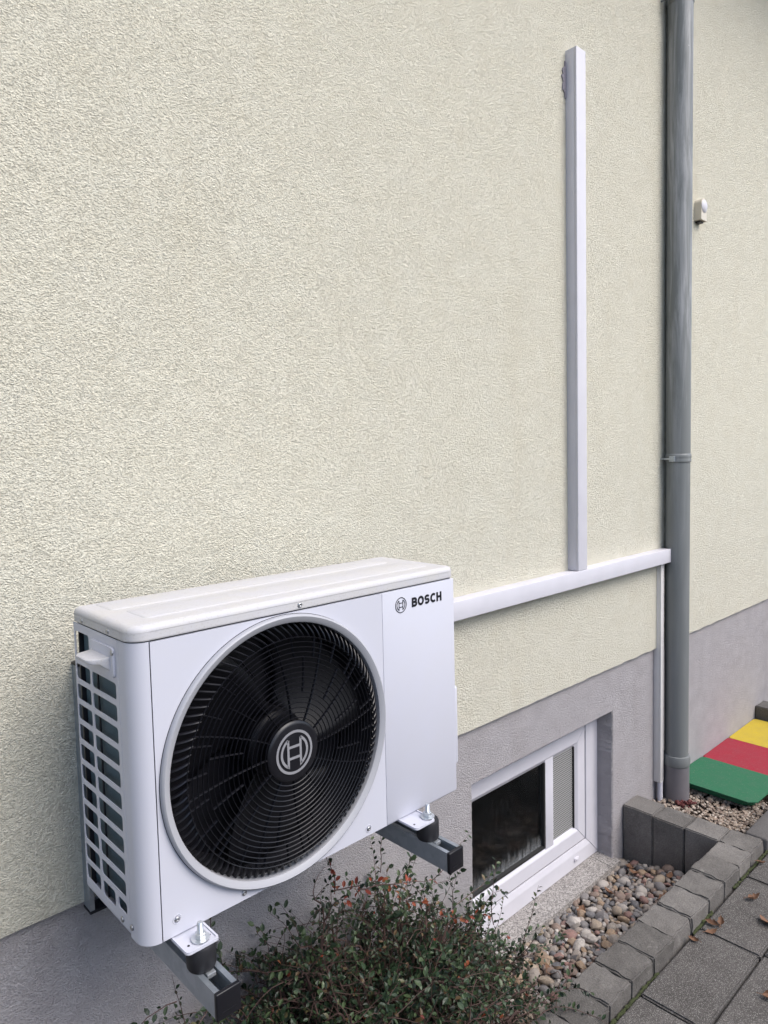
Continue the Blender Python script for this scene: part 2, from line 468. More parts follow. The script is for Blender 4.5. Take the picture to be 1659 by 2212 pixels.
c = t.mix(t.math('MULTIPLY', t.noise(v, 14, 4), .4), c, (.20, .18, .165)); t.set(c, .7, 0, .35); t.bump(br.outputs[1], .0008, .5); M['granite'] = t.m
# soil and gravel
t = NT('dark_soil'); v = t.co(); n = t.noise(v, 22, 6, .7); f = t.noise(v, 90, 4)
t.set(t.mix(n, (.022, .016, .012), (.07, .052, .04)), .95, 0, .1); t.bump(t.math('ADD', n, f), .02); M['soil'] = t.m
def stones(name, stops, island):
    t = NT(name); v = t.co()
    if island: g = t.N('NewGeometry'); rnd = g.outputs['Random Per Island']
    else: g = t.N('ObjectInfo'); rnd = g.outputs['Random']
    c = t.ramp(rnd, stops, 'CONSTANT'); n = t.noise(v, 40 if not island else 60, 5, .65, .6); f = t.noise(v, 300, 2)
    c = t.mix(t.math('MULTIPLY', t.ramp(n, [(.42, 0), (.66, 1)]), .55), c, (.11, .095, .085))
    c = t.mix(t.math('MULTIPLY', t.ramp(f, [(.5, 0), (.75, 1)]), .25), c, (.5, .47, .43))
    t.set(c, .62, 0, .35); t.bump(t.math('ADD', n, t.math('MULTIPLY', f, .3)), .0012)
    return t.m
PST = [(0, (.30, .26, .225)), (.10, (.20, .19, .19)), (.2, (.36, .29, .22)), (.29, (.25, .18, .145)), (.38, (.44, .40, .365)), (.47, (.13, .13, .14)), (.56, (.32, .275, .24)),
       (.64, (.30, .17, .145)), (.70, (.50, .46, .42)), (.76, (.24, .225, .225)), (.86, (.38, .325, .28)), (.93, (.33, .23, .15))]
M['pebble'] = stones('river_pebble', PST, False)
M['pebblei'] = stones('river_pebble_fill', PST, True)
M['gravel'] = stones('tan_gravel', [(0, (.34, .27, .21)), (.2, (.40, .33, .27)), (.4, (.26, .19, .14)), (.55, (.46, .40, .34)), (.7, (.20, .14, .11)), (.85, (.36, .28, .22))], True)
M['moss'] = plain('moss', (.045, .055, .018), .95, 0, .5, 60, .004, 300)
# foliage
def leafmat(name, stops, back, rough=.38):
    t = NT(name); g = t.N('NewGeometry'); c = t.ramp(g.outputs['Random Per Island'], stops)
    c = t.mix(g.outputs['Backfacing'], c, back) if False else c
    t.set(c, rough, 0, .4); t.p.inputs['Subsurface Weight'].default_value = 0
    tr = t.N('BsdfTranslucent'); t.L(c, tr.inputs[0]); mx = t.N('MixShader'); mx.inputs[0].default_value = .18
    t.L(t.p.outputs[0], mx.inputs[1]); t.L(tr.outputs[0], mx.inputs[2]); t.L(mx.outputs[0], t.out.inputs[0])
    return t.m
M['leaf'] = leafmat('cotoneaster_leaf', [(0, (.012, .021, .012)), (.35, (.020, .038, .018)), (.7, (.036, .064, .029)), (.95, (.08, .115, .052)), (.985, (.14, .09, .045)), (1, (.2, .13, .07))], (.12, .15, .10))
M['redleaf'] = leafmat('red_leaf', [(0, (.20, .035, .022)), (.6, (.30, .06, .03)), (1, (.34, .13, .06))], (.3, .1, .08))
M['twig'] = plain('dark_twig', (.075, .042, .034), .8, 0, .4, 60)
M['dry'] = plain('dry_brown_leaf', (.17, .088, .05), .8, 0, .5, 40, .002, 90)
# window
t = NT('dirty_window_glass'); v = t.co((1, 1, 1))
gl = t.N('BsdfGlossy'); gl.inputs['Roughness'].default_value = .09; trn = t.N('BsdfTransparent'); trn.inputs[0].default_value = (.62, .66, .66, 1)
fr = t.N('Fresnel'); fr.inputs[0].default_value = 1.5
m1 = t.N('MixShader'); t.L(fr.outputs[0], m1.inputs[0]); t.L(trn.outputs[0], m1.inputs[1]); t.L(gl.outputs[0], m1.inputs[2])
df = t.N('BsdfDiffuse'); df.inputs[0].default_value = (.42, .43, .44, 1)
sep = t.N('SeparateXYZ'); tc = t.N('TexCoord'); t.L(tc.outputs['Object'], sep.inputs[0])
low = t.N('MapRange'); low.inputs[1].default_value = .19; low.inputs[2].default_value = .04; t.L(sep.outputs['Z'], low.inputs[0])
strk = t.noise(t.co((60, 60, 7)), 1.6, 4, .6); film = t.noise(v, 14, 4, .6)
dirt = t.math('MULTIPLY', t.ramp(t.math('ADD', t.math('MULTIPLY', low.outputs[0], .62), t.math('MULTIPLY', strk, .62)), [(.62, 0), (.98, 1)]), .55)
dirt = t.math('ADD', dirt, t.math('MULTIPLY', t.ramp(strk, [(.56, 0), (.74, 1)]), .03))
dirt = t.math('ADD', dirt, t.math('MULTIPLY', film, .012))
m2 = t.N('MixShader'); t.L(dirt, m2.inputs[0]); t.L(m1.outputs[0], m2.inputs[1]); t.L(df.outputs[0], m2.inputs[2]); t.L(m2.outputs[0], t.out.inputs[0]); M['glass'] = t.m
t = NT('perforated_screen'); v = t.co((1, 1, 1))
sp = t.N('SeparateXYZ'); t.L(v, sp.inputs[0])
def cell(x, p, o=0): return t.math('ABSOLUTE', t.math('SUBTRACT', t.math('FRACT', t.math('ADD', t.math('MULTIPLY', x, 1 / p), o)), .5))
row = t.math('FLOOR', t.math('MULTIPLY', sp.outputs['Z'], 1 / .0085)); sh = t.math('MULTIPLY', t.math('MODULO', row, 2), .5)
cx_ = cell(t.math('ADD', sp.outputs['X'], t.math('MULTIPLY', sh, .0085)), .0085); cz_ = cell(sp.outputs['Z'], .0085)
d_ = t.math('SQRT', t.math('ADD', t.math('POWER', cx_, 2), t.math('POWER', cz_, 2)))
hole = t.ramp(d_, [(.30, 1), (.36, 0)])
t.set(t.mix(hole, (.42, .42, .41), (.02, .02, .02)), .5, .2); M['screen'] = t.m
M['gasket'] = plain('dark_gasket', (.02, .02, .02), .6)
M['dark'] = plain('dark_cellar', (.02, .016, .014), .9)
M['wood'] = plain('brown_soffit', (.17, .115, .075), .7, 0, .3, 6)
M['mortar'] = plain('grey_mortar', (.24, .225, .26), .9, 0, .2, 60, .003, 200)
def mat_plate(name, col):
    t = NT(name); v = t.co(); n = t.noise(v, 16, 6, .7); s_ = t.ramp(t.noise(v, 130, 4, .6), [(.60, 0), (.70, 1)]); sc = t.ramp(t.noise(t.co((30, 160, 1)), 1.1, 5, .7), [(.62, 0), (.70, 1)])
    c = t.mix(t.math('MULTIPLY', t.ramp(n, [(.3, 0), (.75, 1)]), .5), col, tuple(x * .6 + .045 for x in col)); c = t.mix(t.math('MULTIPLY', s_, .4), c, (.20, .17, .14)); c = t.mix(t.math('MULTIPLY', sc, .3), c, (.4, .36, .32))
    t.set(c, .72, 0, .3); t.bump(t.math('ADD', t.noise(v, 350, 2), t.math('MULTIPLY', n, 2)), .0012); return t.m
M['green'] = mat_plate('green_plate', (.018, .135, .062)); M['red'] = mat_plate('red_plate', (.31, .016, .034)); M['yellow'] = mat_plate('yellow_plate', (.52, .38, .03))

# ------------------------------------------------------------------ ground
Xs = [-80, -8, -2, 0, 1.3, 1.50, 1.56, 2.74, 2.80, 4.2, 8, 80]; Ys = [-80, -8, -2, -.48, -.43, -.40, 0.0, .06, .3, 80]
bm = BM(); G = {}
for i, x in enumerate(Xs):
    for j, y in enumerate(Ys):
        inp = 1.55 < x < 2.75 and -.41 < y < .07
        G[i, j] = bm.verts.new((x, y, -.20 if inp else 0))
for i in range(len(Xs) - 1):
    for j in range(len(Ys) - 1): bm.faces.new((G[i, j], G[i + 1, j], G[i + 1, j + 1], G[i, j + 1]))
tag(obj('ground', bm, M['soil']), kind='structure')

# ------------------------------------------------------------------ house wall
house = thing('house', (2.5, 0, 0), 'cream rendered house wall above a lavender grey plinth with a cellar window', 'house')
PL = .721
bm = BM(); box(bm, -4, 9, -.013, .30, PL, 4.498)
# drip edge: slightly irregular lower lip of the cream render
n = 520
a = [bm.verts.new((-4 + 13 * k / n, -.0132, PL + .012)) for k in range(n + 1)]
b = [bm.verts.new((-4 + 13 * k / n, -.0136 + .0006 * random.random(), PL - .001 - .0035 * noise.noise((k * .35, 3, 1)))) for k in range(n + 1)]
c_ = [bm.verts.new((-4 + 13 * k / n, -.0002, PL - .0005)) for k in range(n + 1)]
for k in range(n):
    bm.faces.new((a[k], b[k], b[k + 1], a[k + 1])); bm.faces.new((b[k], c_[k], c_[k + 1], b[k + 1]))
obj('upper_wall', bm, M['cream'], house)
WX0, WX1, WZ0, WZ1, WD = 1.75, 2.655, -.10, .526, .0685
bm = BM()
def quad(bm, *ps): return bm.faces.new([bm.verts.new(p) for p in ps])
for x0, x1, z0, z1 in ((-4, WX0 - .05, -.4, PL), (WX1 + .05, 9, -.4, PL), (WX0 - .05, WX1 + .05, WZ1 + .05, PL), (WX0 - .05, WX1 + .05, -.4, WZ0 - .04)):
    quad(bm, (x0, 0, z0), (x1, 0, z0), (x1, 0, z1), (x0, 0, z1))
# ragged rendered edge of the window opening
def edge_pts(p, q, n): return [Vector(p).lerp(Vector(q), k / n) for k in range(n + 1)]
loop = edge_pts((WX0, 0, WZ0 - .04), (WX0, 0, WZ1), 160)[:-1] + edge_pts((WX0, 0, WZ1), (WX1, 0, WZ1), 230)[:-1] + edge_pts((WX1, 0, WZ1), (WX1, 0, WZ0 - .04), 160)
outl = edge_pts((WX0 - .05, 0, WZ0 - .04), (WX0 - .05, 0, WZ1 + .05), 160)[:-1] + edge_pts((WX0 - .05, 0, WZ1 + .05), (WX1 + .05, 0, WZ1 + .05), 230)[:-1] + edge_pts((WX1 + .05, 0, WZ1 + .05), (WX1 + .05, 0, WZ0 - .04), 160)
l0 = []; l1 = []; l2 = []; l3 = []
for p, q in zip(loop, outl):
    jz = noise.noise_vector(p * 95) * .0035
    d = (p - q).normalized()
    l0.append(bm.verts.new(q)); l1.append(bm.verts.new(p - d * .006 + Vector((0, -.0004, 0)) + jz * .3)); e = p + d * noise.noise(p * 120) * .0025
    l2.append(bm.verts.new(e + Vector((0, .005, 0)) + jz * .3)); l3.append(bm.verts.new(p + Vector((0, WD + .03, 0))))
for A, B in ((l0, l1), (l1, l2), (l2, l3)):
    for k in range(len(A) - 1): bm.faces.new((A[k], A[k + 1], B[k + 1], B[k]))
bmesh.ops.recalc_face_normals(bm, faces=bm.faces)
obj('plinth_wall', bm, M['plinth'], house, True)
bm = BM(); box(bm, -4, 9, -.62, .35, 4.5, 4.62, .01); o = obj('roof_eave', bm, M['wood'], house)
# cellar room behind the window
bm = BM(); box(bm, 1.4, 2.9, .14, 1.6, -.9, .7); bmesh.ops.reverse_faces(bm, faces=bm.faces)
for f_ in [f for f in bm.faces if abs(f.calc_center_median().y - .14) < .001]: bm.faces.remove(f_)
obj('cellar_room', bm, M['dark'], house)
# mortar smear beside the trunking
bm = BM(); pts = []
for k in range(44):
    a_ = 2 * PI * k / 44; rr = 1 + .5 * noise.noise((math.cos(a_) * 3.5, math.sin(a_) * 3.5, 5))
    pts.append((2.309 + .032 * math.cos(a_) * rr, 2.925 + .054 * math.sin(a_) * rr))
prism(bm, pts, lambda u, v_, d: (u, -.0128 - d, v_), .004); obj('mortar_patch', bm, M['mortar'], house)

# window: outer frame, sash of mitred bars, panes
FX0, FX1, FZ0, FZ1 = 1.665, 2.6545, -.099, .565
def bars(x0, x1, z0, z1, w_, yf, yb, parent, name, slope=0.0):
    """four mitred bars; outer rect x0..z1, width w_, front at yf, back at yb"""
    oc = [(x0, z0), (x1, z0), (x1, z1), (x0, z1)]; ic = [(x0 + w_, z0 + w_), (x1 - w_, z0 + w_), (x1 - w_, z1 - w_), (x0 + w_, z1 - w_)]
    res = []
    for k in range(4):
        a, b_ = oc[k], oc[(k + 1) % 4]; ai, bi = ic[k], ic[(k + 1) % 4]
        # trim 0.35 mm at the mitres
        def sh(p, q, d): L = math.dist(p, q); return (p[0] + (q[0] - p[0]) * d / L, p[1] + (q[1] - p[1]) * d / L)
        a, b_, ai, bi = sh(a, b_, .0005), sh(b_, a, .0005), sh(ai, bi, .0005), sh(bi, ai, .0005)
        am = (a[0] + (ai[0] - a[0]) * .72, a[1] + (ai[1] - a[1]) * .72); bmm = (b_[0] + (bi[0] - b_[0]) * .72, b_[1] + (bi[1] - b_[1]) * .72)
        m = BM()
        prof = [(a, b_, yb), (a, b_, yf), (am, bmm, yf), (ai, bi, yf + slope), (ai, bi, yb)]
        L_ = [m.verts.new((p[0], y, p[1])) for p, q, y in prof]; Rr = [m.verts.new((q[0], y, q[1])) for p, q, y in prof]
        for i in range(5): m.faces.new((L_[i], L_[(i + 1) % 5], Rr[(i + 1) % 5], Rr[i]))
        m.faces.new(L_[::-1]); m.faces.new(Rr)
        bmesh.ops.recalc_face_normals(m, faces=m.faces)
        bmesh.ops.bevel(m, geom=m.edges[:], offset=.0016, segments=2, affect='EDGES')
        res.append(obj(name, m, M['pvc'], parent))
    return res
win = bpy.data.objects.new('cellar_window', None); COL.objects.link(win); win.location = (2.2, WD, -.1); put(win, house)
bars(FX0, FX1, FZ0, FZ1, .084, WD, WD + .07, win, 'frame_bar', .006)
bm = BM(); box(bm, FX0 + .080, FX1 - .080, WD + .012, WD + .02, FZ0 + .080, FZ1 - .080)
bmf = [f for f in bm.faces]
bm.free()
g = .0065
SX0, SX1, SZ0, SZ1 = FX0 + .084 + g, FX1 - .084 - g, FZ0 + .084 + g, FZ1 - .084 - g
bars(SX0, SX1, SZ0, SZ1, .075, WD + .006, WD + .06, win, 'sash_bar', .014)
# gasket lines
for (x0, x1, z0, z1) in ((FX0 + .08, SX0 + .004, FZ0 + .08, FZ1 - .08), (SX1 - .004, FX1 - .08, FZ0 + .08, FZ1 - .08), (SX0, SX1, FZ0 + .08, SZ0 + .004), (SX0, SX1, SZ1 - .004, FZ1 - .08)):
    bm = BM(); box(bm, x0, x1, WD + .012, WD + .05, z0, z1); obj('gasket', bm, M['gasket'], win)
bm = BM(); box(bm, 2.283, 2.339, WD + .0105, WD + .05, SZ0 + .060, SZ1 - .060, .002); obj('mullion', bm, M['pvc'], win, True)
bm = BM(); box(bm, SX0 + .068, 2.286, WD + .024, WD + .028, SZ0 + .066, SZ1 - .068); obj('glass_pane', bm, M['glass'], win)
bm = BM(); box(bm, 2.336, SX1 - .068, WD + .018, WD + .021, SZ0 + .066, SZ1 - .068); obj('perforated_screen', bm, M['screen'], win)
for x0, x1 in ((SX0 + .070, SX0 + .079), (2.274, 2.284), (SX1 - .0765, SX1 - .0735)):
    bm = BM(); box(bm, x0, x1, WD + .010, WD + .0235, SZ0 + .07, SZ1 - .07); obj('gasket', bm, M['gasket'], win)
for x0, x1 in ((SX0 + .079, 2.274),):
    bm = BM(); box(bm, x0, x1, WD + .010, WD + .0235, SZ0 + .070, SZ0 + .079); obj('gasket', bm, M['gasket'], win)
bm = BM(); box(bm, 2.468, 2.498, WD - .006, WD + .001, -.070, -.054, .0028, 3); box(bm, 2.474, 2.492, WD - .009, WD - .005, -.066, -.058, .0018, 2); obj('drain_cap', bm, M['pvc'], win, True)
# granite sill, two slabs, sloping outwards
for x0, x1 in ((1.60, 2.5985), (2.6005, 2.672)):
    bm = BM(); box(bm, x0, x1, -.028, WD + .02, -.132, -.101, .0012)
    for v_ in bm.verts: v_.co.z += (v_.co.y - WD) * .06
    obj('window_sill', bm, M['granite'], house)

# ------------------------------------------------------------------ path, kerb, retaining blocks, beds
path = bpy.data.objects.new('path', None); COL.objects.link(path); tag(path, kind='structure')
def slabmesh(name, sx, sy, sz, bev, sub, amp, sc, seed, mat):
    b = BM(); bmesh.ops.create_cube(b, size=1); bmesh.ops.scale(b, vec=(sx, sy, sz), verts=b.verts)
    bmesh.ops.bevel(b, geom=b.edges[:], offset=bev, segments=2, affect='EDGES')
    if sub: bmesh.ops.subdivide_edges(b, edges=[e for e in b.edges if e.calc_length() > .02], cuts=sub, use_grid_fill=True)
    rough(b, amp, sc, seed)
    me = bpy.data.meshes.new(name); b.normal_update(); b.to_mesh(me); b.free(); me.materials.append(mat)
    me.shade_smooth()
    try: me.set_sharp_from_angle(angle=R(50))
    except Exception: pass
    return me
sl1 = [slabmesh('slab', .394, .183, .06, .005, 6, .0012, 14, k, M['slab']) for k in range(3)]
sl2 = [slabmesh('slab', .394, .394, .06, .005, 6, .0012, 14, k + 5, M['slab']) for k in range(3)]
x = 2.245 - .4 * 7; k = 0
while x < 6.5:
    inst('slab', sl1[k % 3], path, Matrix.Translation((x + .2, -.624, .025 + random.uniform(-.002, .002))) @ Matrix.Rotation(R(random.uniform(-.2, .2)), 4, 'Z'))
    for r_ in range(3):
        inst('slab', sl2[(k + r_) % 3], path, Matrix.Translation((x + .2 + (.2 if r_ % 2 else .02), -.918 - .4 * r_, .025 + random.uniform(-.002, .002))))
    x += .4; k += 1
kerb = bpy.data.objects.new('kerb', None); COL.objects.link(kerb); tag(kerb, kind='structure')
kb = [slabmesh('kerb_block', .1295, .120, .26, .0045, 8, .0048, 38, 20 + k, M['block']) for k in range(5)]
KX = [.93, 1.06, 1.19, 1.32, 1.45, 1.565, 1.692, 1.82, 1.952, 2.083, 2.21, 2.342, 2.474, 2.614, 2.735, 2.862]
for k in range(len(KX) - 1):
    wx = KX[k + 1] - KX[k] - .004
    inst('kerb_block', kb[k % 5], kerb, Matrix.Translation(((KX[k] + KX[k + 1]) / 2, -.461 + random.uniform(-.003, .003), -.03 + random.uniform(-.004, .004))) @ Euler((R(random.uniform(-.8, .8)), R(random.uniform(-.8, .8)), R(random.uniform(-1, 1)))).to_matrix().to_4x4() @ Matrix.Diagonal(((wx + .0025) / .1295, 1, 1, 1)))
x = 2.872; bm = BM(); box(bm, x, 8.5, -.53, -.445, -.15, .098, .008, 3); tag(obj('edging_strip', bm, M['strip'], None, True), kind='structure')
ret = bpy.data.objects.new('retaining_edge', None); COL.objects.link(ret); tag(ret, kind='structure')
pb = [slabmesh('retaining_block', .122, .129, .42, .004, 5, .0022, 24, 40 + k, M['block']) for k in range(3)]
for k, (y0, y1) in enumerate(((-.002, -.134), (-.134, -.266), (-.266, -.397))):
    inst('retaining_block', pb[k], ret, Matrix.Translation((2.797, (y0 + y1) / 2, -.112 + (.003, -.002, 0)[k])) @ Matrix.Rotation(R((.5, -.6, .3)[k]), 4, 'Z'))
ret2 = bpy.data.objects.new('retaining_edge', None); COL.objects.link(ret2); tag(ret2, kind='structure')
for k in range(3):
    inst('retaining_block', pb[(k + 1) % 3], ret2, Matrix.Translation((4.315, -.066 - .132 * k, -.085 + random.uniform(-.004, .004))))
# moss in the joint between kerb and path
bm = BM(); random.seed(5)
for k in range(420):
    px = random.uniform(1.4, 2.9); 
    if noise.noise((px * 3.1, 0, 2)) < -.12: continue
    b = BM(); bmesh.ops.create_icosphere(b, subdivisions=1, radius=random.uniform(.003, .007)); bmesh.ops.scale(b, vec=(1.6, .8, .6), verts=b.verts); bmesh.ops.translate(b, vec=(px, -.5265 + random.uniform(-.003, .002), .052 + random.uniform(-.004, .001)), verts=b.verts); join(bm, b)
tag(obj('moss', bm, M['moss'], None, True), 'green moss in the joint along the foot of the kerb', 'moss', kind='stuff')

def pebmesh(seed, sub=2):
    b = BM(); bmesh.ops.create_icosphere(b, subdivisions=sub, radius=1)
    rnd = random.Random(seed); sx, sy, sz = rnd.uniform(.95, 1.25), rnd.uniform(.72, .95), rnd.uniform(.5, .72)
    for v_ in b.verts:
        n_ = noise.noise(v_.co * 1.1 + Vector((seed * 3.7, 0, 0))); v_.co *= 1 + .30 * n_ + .22 * noise.noise(v_.co * 2.3 + Vector((0, seed * 2.9, 0)))
        v_.co = Vector((v_.co.x * sx, v_.co.y * sy, v_.co.z * sz))
    return b
PM = []
for k in range(14):
    b = pebmesh(k, 2); me = bpy.data.meshes.new('pebble'); b.to_mesh(me); b.free(); me.shade_smooth(); me.materials.append(M['pebble']); PM.append(me)
bed = bpy.data.objects.new('pebble_bed', None); COL.objects.link(bed); tag(bed, kind='structure')
def bedz(y): return -.150 + min(1, max(0, -y / .40)) * .085
random.seed(21); spots = []
tries = 0
while len(spots) < 760 and tries < 60000:
    tries += 1
    s_ = random.choice((.009, .011, .013, .015, .017, .019, .021, .024, .028)); px = random.uniform(1.60, 2.725); py = random.uniform(-.395, -.02)
    if all((px - q[0]) ** 2 + (py - q[1]) ** 2 > (.74 * (s_ + q[2])) ** 2 for q in spots): spots.append((px, py, s_))
spots.sort(key=lambda q: -q[0])
fill = BM()
for k, (px, py, s_) in enumerate(spots):
    mw = Matrix.Translation((px, py, bedz(py) + s_ * .35 + random.uniform(0, .010))) @ Euler((random.uniform(-.5, .5), random.uniform(-.5, .5), random.uniform(0, 6.3))).to_matrix().to_4x4() @ Matrix.Scale(s_, 4)
    if k < 300: inst('pebble', PM[k % 14], bed, mw)
    else:
        b = pebmesh(k % 14, 2); bmesh.ops.transform(b, matrix=mw, verts=b.verts); join(fill, b)
for k in range(900):
    s_ = random.uniform(.008, .014); px = random.uniform(1.60, 2.73); py = random.uniform(-.40, -.01)
    b = pebmesh(k % 14, 1); bmesh.ops.transform(b, matrix=Matrix.Translation((px, py, bedz(py) - .004 + random.uniform(-.006, .008))) @ Euler((random.uniform(-.5, .5), random.uniform(-.5, .5), random.uniform(0, 6.3))).to_matrix().to_4x4() @ Matrix.Scale(s_, 4), verts=b.verts); join(fill, b)
o = obj('pebble_fill', fill, M['pebblei'], bed, True); o['kind'] = 'stuff'
# fine gravel round the downpipe
gbed = bpy.data.objects.new('gravel_bed', None); COL.objects.link(gbed); tag(gbed, kind='structure')
gf = BM()
for k in range(2600):
    px = random.uniform(2.865, 3.34) if k % 6 else random.uniform(3.3, 4.25); py = random.uniform(-.44, -.005)
    s_ = random.choice((.004, .006, .007, .008, .009, .011)) * (1 if random.random() > .04 else 1.6)
    if noise.noise((px * 9, py * 9, 4)) < -.25 and random.random() < .6: continue
    b = pebmesh(k % 14, 1); bmesh.ops.transform(b, matrix=Matrix.Translation((px, py, .012 + random.uniform(-.004, .012))) @ Euler((random.uniform(-.5, .5), random.uniform(-.5, .5), random.uniform(0, 6.3))).to_matrix().to_4x4() @ Matrix.Scale(s_, 4), verts=b.verts); join(gf, b)
o = obj('gravel', gf, M['gravel'], gbed, True); o['kind'] = 'stuff'

# coloured cover plates
def plate(name, x0, x1, y0, y1, z, mat, label, cham=.03, skew=0, tilt=0):
    pts = [(x0 + cham, y0), (x1 - .008, y0), (x1, y0 + .008), (x1, y1 - cham * .6), (x1 - cham * .6, y1), (x0 + .01, y1), (x0, y1 - .01), (x0, y0 + cham)]
    root = thing(name, ((x0 + x1) / 2, (y0 + y1) / 2, .03), label, 'cover plate', 'coloured plates laid along the wall')
    f = lambda u, v_, d: (u + skew * (v_ - y1), v_, z + d + tilt * (u - x1))
    bm = BM(); prism(bm, pts, f, -.004); obj('top_sheet', bm, mat, root)
    ins = [(u + (.028 if u < (x0 + x1) / 2 else -.028), v_ + (.028 if v_ < (y0 + y1) / 2 else -.028)) for u, v_ in pts]
    bm = BM(); A = [bm.verts.new(f(u, v_, -.0035)) for u, v_ in ins]; B = [bm.verts.new(f(u, v_, -.034)) for u, v_ in ins]
    for k in range(8): bm.faces.new((A[k], A[(k + 1) % 8], B[(k + 1) % 8], B[k]))
    bmesh.ops.recalc_face_normals(bm, faces=bm.faces)
    solid(obj('skirt', bm, mat, root), .003)
    return root
plate('cover_plate', 3.185, 3.535, -.375, -.004, .058, M['green'], 'green plate on the gravel just beside the downpipe', .03, .0, -.03)
plate('cover_plate', 3.537, 3.862, -.385, -.004, .056, M['red'], 'red plate by the wall between the green and the yellow one', .02)
plate('cover_plate', 3.866, 4.235, -.385, -.004, .055, M['yellow'], 'yellow plate by the wall farthest from the downpipe', .02)

# ------------------------------------------------------------------ downpipe
PX, PY = 3.105, -.066
dp = thing('downpipe', (PX, PY, 0), 'grey round rain downpipe on the house wall running into the gravel', 'downpipe')
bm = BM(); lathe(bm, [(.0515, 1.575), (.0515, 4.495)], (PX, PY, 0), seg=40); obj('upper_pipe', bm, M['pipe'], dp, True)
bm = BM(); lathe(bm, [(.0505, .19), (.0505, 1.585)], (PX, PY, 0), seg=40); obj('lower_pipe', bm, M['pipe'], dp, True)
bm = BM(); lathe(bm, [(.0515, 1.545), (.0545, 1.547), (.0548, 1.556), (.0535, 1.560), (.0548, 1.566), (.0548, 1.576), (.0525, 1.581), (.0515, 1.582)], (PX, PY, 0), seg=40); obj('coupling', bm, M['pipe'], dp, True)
bm = BM(); box(bm, PX - .062, PX - .050, PY - .012, PY + .012, 1.548, 1.572, .002); tube(bm, [(PX - .056, PY, 1.56), (PX - .056, -.002, 1.56)], .004); obj('pipe_clamp', bm, M['galv'], dp)
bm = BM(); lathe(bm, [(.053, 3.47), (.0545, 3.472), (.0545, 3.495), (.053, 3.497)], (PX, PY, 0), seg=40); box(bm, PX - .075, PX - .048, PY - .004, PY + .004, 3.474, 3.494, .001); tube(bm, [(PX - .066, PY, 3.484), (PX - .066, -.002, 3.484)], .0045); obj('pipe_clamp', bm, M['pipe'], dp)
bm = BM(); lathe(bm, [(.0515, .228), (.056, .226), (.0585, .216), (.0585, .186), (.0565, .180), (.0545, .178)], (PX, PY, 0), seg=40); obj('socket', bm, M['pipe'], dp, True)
bm = BM(); lathe(bm, [(.0553, -.05), (.0553, .182)], (PX, PY, 0), seg=40); obj('drain_stub', bm, M['pipelow'], dp, True)
bm = BM(); rc = random.Random(3)
for k in range(40):
    a_ = rc.gauss(PI * 1.27, .32); rr = .056 + abs(rc.gauss(0, .018)); b = pebmesh(k % 14, 1)
    bmesh.ops.transform(b, matrix=Matrix.Translation((PX + rr * math.cos(a_), PY + rr * math.sin(a_), .022 + rc.uniform(-.004, .012))) @ Euler((rc.uniform(-1, 1), rc.uniform(-1, 1), rc.uniform(0, 6))).to_matrix().to_4x4() @ Matrix.Scale(rc.uniform(.007, .012), 4), verts=b.verts); join(bm, b)
tag(obj('clay_shards', bm, M['clay'], None), 'red clay shards heaped round the foot of the downpipe', 'clay shards', kind='stuff')

# ------------------------------------------------------------------ trunking
def hollow_box(name, x0, x1, y0, y1, z0, z1, mat, label, cat, lidaxis, group):
    root = thing(name, ((x0 + x1) / 2, y1, z0), label, cat, group)
    # base tray and clip-on cover with a fine shadow gap
    bm = BM()
    if lidaxis == 'V':
        box(bm, x0 + .0008, x1 - .0008, y0 + .010, y1, z0 + .0005, z1 - .0005, .0008); obj('base_tray', bm, mat, root, True)
        bm = BM(); box(bm, x0, x1, y0, y0 + .0098, z0, z1, .0016, 3); obj('cover', bm, mat, root, True)
    else:
        box(bm, x0 + .0005, x1 - .0005, y0 + .010, y1, z0 + .0008, z1 - .0008, .0008); obj('base_tray', bm, mat, root, True)
        bm = BM(); box(bm, x0, x1, y0, y0 + .0098, z0, z1, .0016, 3); obj('cover', bm, mat, root, True)
    return root
hollow_box('pipe_trunking', 2.305, 2.366, -.058, -.0075, 1.1665, 3.028, M['pvc'], 'tall vertical white trunking standing on the horizontal one', 'trunking', 'V', 'white trunking on the wall')
hollow_box('pipe_trunking', 1.235, 3.057, -.060, -.0075, 1.106, 1.1655, M['pvc'], 'long horizontal white trunking from the outdoor unit to the downpipe', 'trunking', 'H', 'white trunking on the wall')
hollow_box('cable_trunking', 3.018, 3.047, -.034, -.0005, .105, 1.105, M['pvctrunk'], 'narrow white cable trunking hanging down beside the downpipe', 'trunking', 'V', 'white trunking on the wall')
bm = BM()
pr = []
for k in range(24): z_ = -.02 + k * .0055; pr += [(.0092, z_), (.0118, z_ + .0012), (.0118, z_ + .0032), (.0092, z_ + .0044)]
lathe(bm, pr, (3.034, -.024, 0), seg=16); tag(obj('corrugated_conduit', bm, M['pvc'], None, True), 'short white corrugated conduit under the narrow cable trunking', 'conduit')

# motion sensor on the wall
sn = thing('motion_sensor', (3.42, 0, 2.65), 'small white motion sensor on the wall right of the downpipe', 'sensor')
bm = BM()
poly = [(3.376, 2.648), (3.436, 2.648)] + [(3.406 + .030 * math.cos(PI * k / 12), 2.722 + .026 * math.sin(PI * k / 12)) for k in range(13)]
prism(bm, poly, lambda u, v_, d: (u, -.008 - d, v_), .038); bmesh.ops.bevel(bm, geom=bm.edges[:], offset=.0015, segments=2, affect='EDGES'); obj('housing', bm, M['cream_plastic'], sn)
bm = BM(); lathe(bm, [(.029, -.044), (.029, -.0475), (.024, -.051), (.012, -.054), (.001, -.055)], (3.406, 0, 2.712), 'Y', 24); obj('lens', bm, M['pvc'], sn, True)
bm = BM(); box(bm, 3.388, 3.424, -.036, -.012, 2.640, 2.650, .002); obj('base', bm, M['black'], sn)


